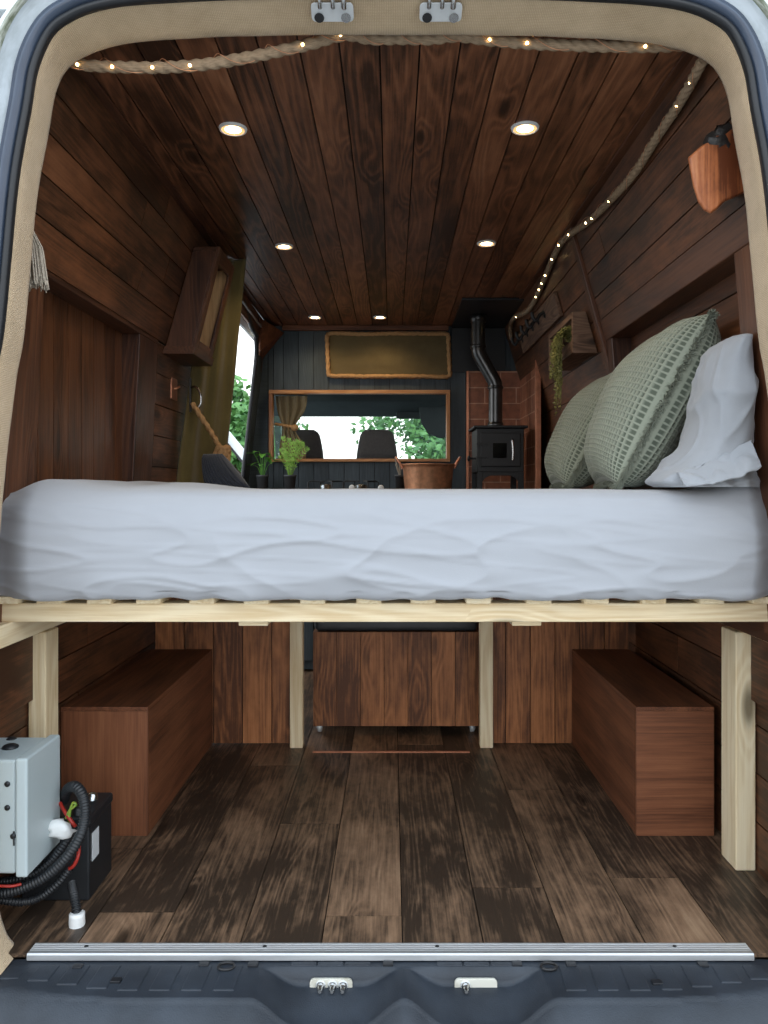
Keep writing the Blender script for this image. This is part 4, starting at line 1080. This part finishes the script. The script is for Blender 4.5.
# copper pan
t = thing('copper_pan', (P(428, 0, 4.12).x, 4.12, WT), 'hammered copper preserving pan with two loop handles on the worktop', 'pan')
c = V((P(428, 0, 4.12).x, 4.12, WT)); R = .142; hz = EZ + .125 - WT
m = MB(); m.lathe([(.0001, .001), (.105, .001), (.118, .008), (.125, .03), (R - .006, hz - .02), (R + .004, hz - .003), (R + .010, hz), (R + .008, hz + .003), (R - .001, hz - .002), (R - .010, hz - .02), (.118, .03), (.10, .012), (.0001, .010)], c, 40, cap=False); m.build('bowl', 'copper', t)
for s_ in (-1, 1):
    m = MB(); m.tube(spline([c + V((s_ * (R - .004), -.045, hz - .02)), c + V((s_ * (R + .012), -.042, hz + .012)), c + V((s_ * (R + .028), -.02, hz + .036)), c + V((s_ * (R + .028), .02, hz + .036)), c + V((s_ * (R + .012), .042, hz + .012)), c + V((s_ * (R - .004), .045, hz - .02))], 40), .006, 10); m.build('handle', 'copper_strip', t)
# gas hob
t = thing('gas_hob', (P(349, 0, 4.3).x, 4.3, WT), 'two burner gas hob with pan supports on the worktop', 'hob')
hx0, hx1 = P(312, 0, 4.3).x, P(388, 0, 4.3).x
m = MB(); m.box(hx0, hx1, 4.14, 4.44, WT + .0005, WT + .02, 0); m.build('base', 'soot', t, bevel=.003)
for k, px in enumerate((326, 361)):
    bx = P(px, 0, 4.28).x
    m = MB(); m.lathe([(.045, 0), (.045, .008), (.034, .012), (.034, .030), (.024, .034), (.0001, .035)], (bx, 4.28, WT + .02), 24); m.build('burner', 'steel', t)
    for q in range(4):
        a_ = q * PI / 2 + .4; dv = V((math.cos(a_), math.sin(a_), 0)); b0 = V((bx, 4.28, WT + .02))
        m = MB(); m.tube([b0 + dv * .105, b0 + dv * .105 + V((0, 0, .046)), b0 + dv * .09 + V((0, 0, .052)), b0 + dv * .035 + V((0, 0, .052))], .0042, 8); m.build('pan_support', 'iron', t)
for px in (352, 381):
    m = MB(); m.lathe([(.016, 0), (.016, -.016), (.012, -.018)], (P(px, 0, 4.14).x, 4.139, WT + .036), 16, 'Y'); m.build('control_knob', 'white', t)
# pots
def potmesh(c, r0, r1, h):
    m = MB(); m.lathe([(.0001, .0), (r0, 0), (r1 * .97, h - .012), (r1 * 1.04, h - .012), (r1 * 1.05, h), (r1 * .95, h), (r1 * .93, h - .012), (.0001, h - .0125)], c, 26, cap=False); return m
def pot(px, d, name, label, hgt=None, rad=.036, cat='potted plant'):
    x = P(px, 0, d).x; c = V((x, d, WT)); t = thing(name, c, label, cat)
    h = EZ + (488 - 475) * d / F - WT
    potmesh(c, rad * .72, rad, h).build('pot', 'pot', t)
    m = MB(); m.lathe([(rad * .90, h - .011), (rad * .5, h - .006), (.0001, h - .005)], c, 18, cap=False); m.build('soil', 'soil', t)
    return t, c + V((0, 0, h - .006))
rr = random.Random(5)
t, c = pot(262.5, 4.50, 'leafy_pot_plant', 'broad leaved seedling in a small charcoal pot, leftmost on the worktop')
m = MB()
for k in range(13):
    a_ = rr.uniform(0, 2 * PI); s_ = rr.uniform(.025, .075); h = rr.uniform(.06, .145)
    top = c + V((math.cos(a_) * s_, math.sin(a_) * s_ * .7, h))
    m.tube(spline([c + V((math.cos(a_) * .008, math.sin(a_) * .008, 0)), lerp(c, top, .5) + V((0, 0, .02)), top], 8), .0016, 5)
    dr = V((math.cos(a_), math.sin(a_), rr.uniform(-.4, .3))).normalized(); sd = dr.cross(V((0, 0, 1))).normalized(); up = sd.cross(dr)
    L = rr.uniform(.035, .055); w = L * .42
    pr = [(0, .0), (.12, .75), (.35, 1.0), (.6, .8), (.85, .4), (1, 0)]
    vs = []; 
    for f_, ww in pr: vs += [top + dr * (L * f_) + sd * (w * ww) - up * (.012 * f_ * f_) + up * .006 * ww, top + dr * (L * f_) - up * (.012 * f_ * f_), top + dr * (L * f_) - sd * (w * ww) - up * (.012 * f_ * f_) + up * .006 * ww]
    fs = []
    for q in range(5): fs += [(3 * q, 3 * q + 3, 3 * q + 4, 3 * q + 1), (3 * q + 1, 3 * q + 4, 3 * q + 5, 3 * q + 2)]
    m.add(vs, fs, smooth=True)
m.build('foliage', 'leaf', t)
t, c = pot(290, 4.45, 'potted_fern', 'tall lime green fern in a charcoal pot before the hatch curtain', rad=.036)
m = MB()
for k in range(17):
    a_ = rr.uniform(0, 2 * PI); s_ = rr.uniform(.02, .105); h = rr.uniform(.14, .25) - s_ * .5
    top = c + V((math.cos(a_) * s_, math.sin(a_) * s_ * .8, h))
    sp = spline([c + V((math.cos(a_) * .01, math.sin(a_) * .01, 0)), lerp(c, top, .55) + V((0, 0, .015)), top, top + V((math.cos(a_) * .012, 0, -.004))], 12)
    m.tube(sp, .0013, 4, cap=False)
    for q in range(2, 13):
        p = sp[q]; dr = (sp[q] - sp[q - 1]).normalized(); sd = dr.cross(V((rr.uniform(-.4, .4), 1, rr.uniform(-.2, .2)))).normalized()
        L = .020 * (1 - abs(q - 6) / 9)
        for s2 in (-1, 1):
            tip = p + sd * s2 * L + dr * L * .7
            m.add([p - dr * .004, p + dr * .004 + sd * s2 * L * .3, tip, p + sd * s2 * L * .5 - dr * .002], [(0, 1, 2, 3)])
m.build('foliage', 'fern', t)
t, c = pot(400, 4.38, 'small_pot_plant', 'small dark pot with pale upright stems left of the copper pan', rad=.029)
m = MB()
for k in range(5):
    a_ = k * 1.3; e = c + V((math.cos(a_) * .022 - .012, math.sin(a_) * .01, .07 + .02 * (k % 3)))
    m.tube(spline([c, lerp(c, e, .5), e], 10), lambda tt: .0065 * (1 - .75 * tt), 6)
m.build('stems', 'tassel', t)
# canvas panel with rope border
q0, q1 = P(327, 334, 4.64), P(450, 377, 4.64)
t = thing('canvas_panel', ((q0.x + q1.x) / 2, 4.63, q1.z), 'khaki canvas panel edged in rope above the hatch', 'canvas panel')
rows = [[V((lerp(q0.x, q1.x, i / 40), 4.636 - .010 * math.sin(PI * i / 40) * math.sin(PI * j / 20) - .006 * nz(i * .15, j * .25, 1), lerp(q1.z, q0.z, j / 20))) for j in range(21)] for i in range(41)]
m = MB(); m.grid(rows, g=[[(p.x, p.z, 0) for p in row] for row in rows]); m.build('canvas', 'khaki', t, solid=.004)
loop = []
for (x, z) in ((q0.x, q0.z), (q0.x + .01, q1.z + .004), (q1.x, q1.z), (q1.x - .012, q0.z)): loop.append(V((x, 4.628, z)))
pp = []
for i in range(4):
    a_, b_ = loop[i], loop[(i + 1) % 4]
    for k in range(30): pp.append(lerp(lerp(a_, b_, .03), lerp(a_, b_, .97), k / 29) + V((0, 0, .004 * nz(k * .2, i * 3.1))))
pp.append(pp[0])
m = MB(); m.tube(pp, .0125, 12, prof=lambda th, L: 1 + .2 * math.cos(3 * th - L * 150)); m.build('rope_border', 'tie', t)
# curtain in the hatch
t = thing('hatch_curtain', (P(290, 0, 4.68).x, 4.70, WZ0), 'small beige curtain tied back at the left of the hatch', 'curtain')
drape('curtain_cloth', t, 'tan', (WX0 + .005, 4.70, WZ1 - .003), (WX0 + .20, 4.70, WZ1 - .003), (WX0 + .03, 4.70, WZ0 + .004), (WX0 + .19, 4.70, WZ0 + .004), waist=(.52, .45, -.12), folds=4, amp=.014, nu=70, nvv=40)
zz = lerp(WZ1, WZ0, .48)
m = MB(); m.tube(spline([(WX0 + .004, 4.69, zz + .012), (WX0 + .05, 4.672, zz + .004), (WX0 + .10, 4.672, zz - .004), (WX0 + .125, 4.68, zz - .012)], 50), .008, 10, prof=lambda th, L: 1 + .2 * math.cos(3 * th - L * 200)); m.build('tie_rope', 'tie', t)
m = MB(); m.sphere((WX0 + .125, 4.672, zz - .012), .022, sc=(1.1, .8, .9)); m.build('tie_knot', 'tie', t)

# ------------------------------------------------------------------ cab beyond the hatch
for k, (px, ww, lab) in enumerate(((303, .27, 'dark cab seat with a plain headrest, left, behind the hatch curtain'), (377, .27, 'dark cab seat with a plain headrest, centre, seen through the hatch'))):
    x = P(px, 0, 5.0).x; t = thing('cab_seat', (x, 5.0, .2), lab, 'seat', 'cab seats')
    hz0, hz1 = EZ + (488 - 461) * 5.0 / F, EZ + (488 - 430) * 5.0 / F
    m = MB(); rows = []
    ring = []
    for i in range(13):
        v = i / 12; w = ww / 2 * (1 - .26 * v ** 1.6) * (1 - .25 * sstep(.88, 1, v)); z = lerp(hz0, hz1, v); th = .05 * (1 - .4 * sstep(.8, 1, v)) * (1 - .4 * sstep(.15, 0, v))
        rows.append([V((x + w * math.copysign(abs(math.cos(a_)) ** .45, math.cos(a_)), 5.0 + th * math.copysign(abs(math.sin(a_)) ** .45, math.sin(a_)), z)) for a_ in [2 * PI * q / 28 for q in range(28)]])
    b = m.grid(rows, closev=True, flip=True); m.f.append([b + q for q in range(28)]); m.mi.append(0); m.sm.append(False); m.f.append([b + 12 * 28 + q for q in range(28)][::-1]); m.mi.append(0); m.sm.append(False)
    m.build('headrest', 'seat', t)
    m = MB(); m.box(x - .22, x + .22, 4.95, 5.10, .45, hz0 - .02, 2); m.build('backrest', 'seat', t, bevel=.04, seg=4)
    m = MB(); m.box(x - .23, x + .23, 4.97, 5.50, .20, .45, 1); m.build('seat_base', 'seat', t, bevel=.04, seg=4)
    for dx in (-.06, .06):
        m = MB(); m.tube([(x + dx, 5.0, hz0 - .06), (x + dx, 5.0, hz0 + .03)], .006, 8); m.build('headrest_rod', 'steel', t)
# cab shell
m = MB()
m.box(-.76, .76, 4.75, 5.75, EZ + .78, EZ + .84, 1)
m.box(-1.0, 1.0, 4.70, 6.9, -.12, .0, 1)
struct(m.build('ceiling', 'cab_grey'), 'grey headlining of the cab')
m = MB()
pr = [(5.25, EZ + .72), (5.30, EZ + .60), (5.55, EZ + .52), (5.72, EZ + .53), (5.78, EZ + .60), (5.78, EZ + .79), (5.25, EZ + .79)]
m.prism([(-.95, y, z) for y, z in pr], (1.9, 0, 0)); struct(m.build('wall_header', 'cab', bevel=.02, seg=3), 'dark shelf over the windscreen')
m = MB()
pr = [(5.75, 0), (5.75, EZ - .02), (5.85, EZ + .06), (6.5, EZ + .05), (6.9, EZ - .15), (6.9, 0)]
m.prism([(-.95, y, z) for y, z in pr], (1.9, 0, 0)); struct(m.build('wall_dashboard', 'cab', bevel=.02, seg=3), 'dashboard and front of the cab')
m = MB()
for sx in (-1, 1):
    x0, x1 = sorted((sx * .95, sx * 1.0))
    m.box(x0, x1, 4.72, 6.9, -.1, EZ + .02, 1)
    m.obox((sx * .885, 4.70, EZ), (-sx * .095, 0, .80), (0, .16, 0), (-sx * .07, 0, 0))
    m.obox((sx * .95, 6.75, EZ + .0), (-sx * .12, -1.0, .78), (0, -.09, 0), (sx * .05, 0, 0))
    m.box(min(sx * .74, sx * .80), max(sx * .74, sx * .80), 4.72, 5.8, EZ + .66, EZ + .80, 1)
struct(m.build('wall_cab', 'cab_grey'), 'cab door frames and pillars')
m = MB(); m.prism([(-.9, 6.78, EZ + .02), (.9, 6.78, EZ + .02), (.82, 5.79, EZ + .78), (-.82, 5.79, EZ + .78)], (0, .005, .006))
struct(m.build('window_2', 'glass'), 'windscreen glass')
for sx, nm in ((-1, 'window_3'), (1, 'window_4')):
    m = MB(); m.prism([(sx * .90, 4.86, EZ + .02), (sx * .90, 6.6, EZ + .02), (sx * .82, 5.8, EZ + .66), (sx * .82, 4.86, EZ + .66)], (sx * .004, 0, 0)); struct(m.build(nm, 'glass'), 'cab door glass')
t = thing('rear_view_mirror', P(420, 410, 5.5), 'dark interior mirror below the windscreen shelf', 'mirror')
q = P(413, 414, 5.5)
m = MB(); m.box(q.x - .12, q.x + .12, q.y - .015, q.y + .015, q.z - .035, q.z + .035); m.build('housing', 'cab', t, bevel=.014, seg=3)
m = MB(); m.tube([q + V((0, .01, .02)), q + V((0, .06, .07))], .012, 8); m.build('stalk', 'cab', t)
t = thing('sun_visor', P(432, 420, 5.35), 'dark sun visor folded down at the right of the hatch view', 'sun visor')
q = P(434, 421, 5.35)
m = MB(); pl = [q + V(p) for p in ((-.11, 0, .10), (.20, 0, .10), (.20, 0, -.10), (.04, 0, -.12), (-.04, 0, -.09), (-.09, 0, -.01))]
m.prism(pl, (0, .02, 0)); m.build('visor_panel', 'cab', t, bevel=.008, seg=3)
m = MB(); m.tube([q + V((-.10, .01, .09)), q + V((.2, .01, .11))], .007, 8); m.build('hinge_rod', 'cab', t)

# ------------------------------------------------------------------ ceiling lamps
proto = None
GRP = 'recessed ceiling downlights'
spots = [(233, 128.5, 'recessed warm downlight in the ceiling, nearest row, left'), (525, 127.5, 'recessed warm downlight in the ceiling, nearest row, right'),
         (284, 246, 'recessed warm downlight in the ceiling, middle row, left'), (486.5, 243, 'recessed warm downlight in the ceiling, middle row, right'),
         (315, 317, 'recessed warm downlight by the bulkhead above the hatch, left of that pair'), (380, 317, 'recessed warm downlight by the bulkhead above the hatch, right of that pair')]
for k, (px, py, lab) in enumerate(spots):
    d = (H - EZ) * F / (488 - py); x = P(px, 0, d).x; loc = V((x, d, H))
    if k == 0:
        proto = thing('downlight', loc, lab, 'ceiling light', GRP)
        m = MB(); m.lathe([(.031, -.0035), (.032, -.006), (.037, -.005), (.0385, 0.0)], loc, 32, cap=False); m.build('trim_ring', 'white', proto)
        m = MB(); m.lathe([(.022, -.0035), (.031, -.0045)], loc, 32, cap=False); m.build('reflector', 'glow', proto)
        m = MB(); m.lathe([(.0001, -.0042), (.015, -.0045), (.022, -.0035)], loc, 28, cap=False); m.build('lens', 'lamp', proto)
    else: copy_tree(proto, loc, lab)
    ld = bpy.data.lights.new('downlight_lamp', 'SPOT'); ld.energy = 3.2; ld.color = (1, .74, .42); ld.spot_size = math.radians(140); ld.spot_blend = .8; ld.shadow_soft_size = .025
    lo = bpy.data.objects.new('downlight_lamp', ld); COL.objects.link(lo); lo.location = loc + V((0, 0, -.02))
# ------------------------------------------------------------------ ropes and fairy lights
tw = lambda th, L: 1 + .13 * math.cos(3 * th - L * 230)
dr = 1.652
ra = [P(a_, b_, dr) for a_, b_ in ((66, 56), (78, 64), (117, 67), (160, 67.5), (200, 65), (240, 59), (275, 52), (310, 44), (345, 35))]
rb = [V((P(x_, 0, dr).x, dr, EZ + z_)) for x_, z_ in ((372, .966), (400, .967), (430, .966))]
rc = [P(a_, b_, dr) for a_, b_ in ((458, 36), (490, 40), (530, 43.5), (575, 45.5), (620, 46.5), (660, 46.5), (696, 44))]
sw = spline(ra + rb + rc, 640)
m = MB(); m.tube(sw, .0115, 14, prof=tw)
tag(m.build('jute_rope', 'rope'), 'thick jute rope swagged across the ceiling just inside the rear door', 'rope', 'jute ropes')
rs = []
for px, py, xx in ((704, 58, .668), (682, 100, .682), (660, 138, .692), (637, 174, .696), (611, 201, .688), (590, 221, .682), (572, 236, .690), (564, 252, .700), (551, 280, .708), (539, 303, .712), (529, 312, .70), (520, 318, .705), (516, 326, .708), (514.5, 338, .712)):
    d = xx * F / (px - 392); q = P(px, py, d); q.z = min(q.z, H - .02); q.x = min(q.x, XR(q.z - EZ) - .016); rs.append(q)
sr = spline(rs, 900)
m = MB(); m.tube(sr, .0115, 14, prof=tw)
tag(m.build('jute_rope', 'rope'), 'thick jute rope running along the top of the right wall to the flue', 'rope', 'jute ropes')
def nearest(path_, px, py):
    best = None
    for p in path_:
        u = 392 + p.x * F / p.y; v = 488 - (p.z - EZ) * F / p.y
        e = (u - px) ** 2 + (v - py) ** 2
        if best is None or e < best[0]: best = (e, p)
    return best[1]
def fairy(path_, pix, rad, label):
    t = thing('fairy_lights', path_[len(path_) // 2], label, 'fairy lights', 'fairy lights on the ropes')
    m = MB(); m.tube([p + V((math.cos(i * .13) * rad * 1.25 * .7, math.cos(i * .13) * rad * .6 - rad * .6, math.sin(i * .13) * rad * 1.25)) for i, p in enumerate(path_)], .0008, 5); m.build('wire', 'copper', t)
    for px, py in pix:
        p = nearest(path_, px, py); dv = V((-.55, -1, -.5)).normalized()
        m = MB(); m.sphere(p + dv * rad * 1.25, .0032 if p.y < 2.5 else .0046, 10, 7); m.build('bulb', 'bulb', t)
fairy(sw, ((83, 60), (117, 66), (157, 70), (194, 69), (305, 42), (344, 36), (492, 36), (529, 45), (646, 41)), .0115, 'string of tiny warm bulbs wound on the swagged rope')
fairy(sr, ((689, 82), (674, 103), (610, 201), (594, 219), (587, 222), (573, 238), (567, 249), (561, 262), (552, 277), (548, 285), (545, 291), (541, 298), (519, 320)), .013, 'string of tiny warm bulbs wound on the right wall rope')

# ------------------------------------------------------------------ outside
m = MB(); m.box(-40, 40, -30, 60, -.66, -.60, 0); struct(m.build('ground', 'yard'))
def tree(x, y, r, hz, n, label, seed):
    rr = random.Random(seed)
    t = thing('tree', (x, y, -.6), label, 'tree', 'trees outside the van')
    m = MB(); m.tube(spline([(x, y, -.6), (x + .1, y, .2), (x - .05, y + .1, hz - r * .3), (x, y, hz + r * .3)], 16), lambda tt: .16 * (1 - .6 * tt), 10)
    for k in range(9):
        a_ = k * 2.4; e = V((x + math.cos(a_) * r * .7, y + math.sin(a_) * r * .6, hz + rr.uniform(-.3, .5) * r))
        m.tube(spline([(x, y, hz - r * .45), lerp(V((x, y, hz - .2)), e, .5), e], 8), lambda tt: .05 * (1 - .7 * tt), 6)
    m.build('trunk', 'bark', t)
    m = MB()
    cl = [V((rr.gauss(0, .45), rr.gauss(0, .45), rr.gauss(0, .42))) * r for _ in range(60)]
    for k in range(n):
        c = rr.choice(cl); p = V((x, y, hz)) + c + V((rr.gauss(0, .13), rr.gauss(0, .13), rr.gauss(0, .11))) * r
        dv = V((rr.uniform(-1, 1), rr.uniform(-1, 1), rr.uniform(-1, .5))).normalized(); sd = dv.orthogonal().normalized(); L = rr.uniform(.10, .20)
        m.add([p, p + dv * L * .5 + sd * L * .32, p + dv * L, p + dv * L * .5 - sd * L * .32], [(0, 1, 2, 3)])
    m.build('foliage', 'tree', t)
tree(1.75, 15, 2.0, 1.0, 15000, 'leafy green tree beyond the windscreen', 2)
tree(-2.75, 13.5, .85, 2.0, 5000, 'leafy green tree beyond the open side door', 8)
t = thing('gate_rail', (-1.25, 6.3, -.6), 'white rail slanting across the view through the side door', 'rail')
m = MB(); a_, b_ = P(218, 424, 6.2), P(250, 463, 6.2)
m.tube([a_ + (a_ - b_) * .6, b_ + (b_ - a_) * .35], .035, 12); m.build('bar', 'paint', t)
m = MB(); m.tube([a_ + (a_ - b_) * .6 + V((0, .01, -.055)), b_ + (b_ - a_) * .35 + V((0, .01, -.055))], .018, 10); m.build('rubber_edge', 'rubber', t)
m = MB(); m.tube([V((a_.x - .12, 6.2, -.6)), V((a_.x - .12, 6.2, a_.z + .15))], .03, 10); m.build('stanchion', 'paint', t)

# ------------------------------------------------------------------ light and camera
w = bpy.data.worlds.new('World'); S.world = w; w.use_nodes = True
nt = w.node_tree; nt.nodes.clear()
out = nt.nodes.new('ShaderNodeOutputWorld'); bg = nt.nodes.new('ShaderNodeBackground')
tc = nt.nodes.new('ShaderNodeTexCoord'); sep = nt.nodes.new('ShaderNodeSeparateXYZ'); nt.links.new(tc.outputs['Generated'], sep.inputs[0])
cr = nt.nodes.new('ShaderNodeValToRGB'); nt.links.new(sep.outputs['Z'], cr.inputs[0])
cr.color_ramp.elements[0].position = 0.0; cr.color_ramp.elements[0].color = (1.0, 1.0, 1.0, 1)
cr.color_ramp.elements[1].position = 0.8; cr.color_ramp.elements[1].color = (0.72, 0.86, 1.0, 1)
nt.links.new(cr.outputs[0], bg.inputs[0]); bg.inputs[1].default_value = 1.9
nt.links.new(bg.outputs[0], out.inputs[0])
cd = bpy.data.cameras.new('camera'); cam = bpy.data.objects.new('camera', cd); COL.objects.link(cam)
cam.location = (0, 0, EZ); cam.rotation_euler = (PI / 2, 0, 0)
cd.sensor_fit = 'VERTICAL'; cd.sensor_height = 36; cd.lens = 27.0
cd.shift_x = -8 / 1024; cd.shift_y = -24 / 1024; cd.clip_start = .05; cd.clip_end = 200
S.camera = cam
S.view_settings.view_transform = 'Standard'; S.view_settings.look = 'None'; S.view_settings.gamma = 1.0; S.view_settings.use_curve_mapping = False
S.view_settings.exposure = 0.45
S.cycles.use_denoising = True
S.cycles.max_bounces = 10; S.cycles.diffuse_bounces = 6
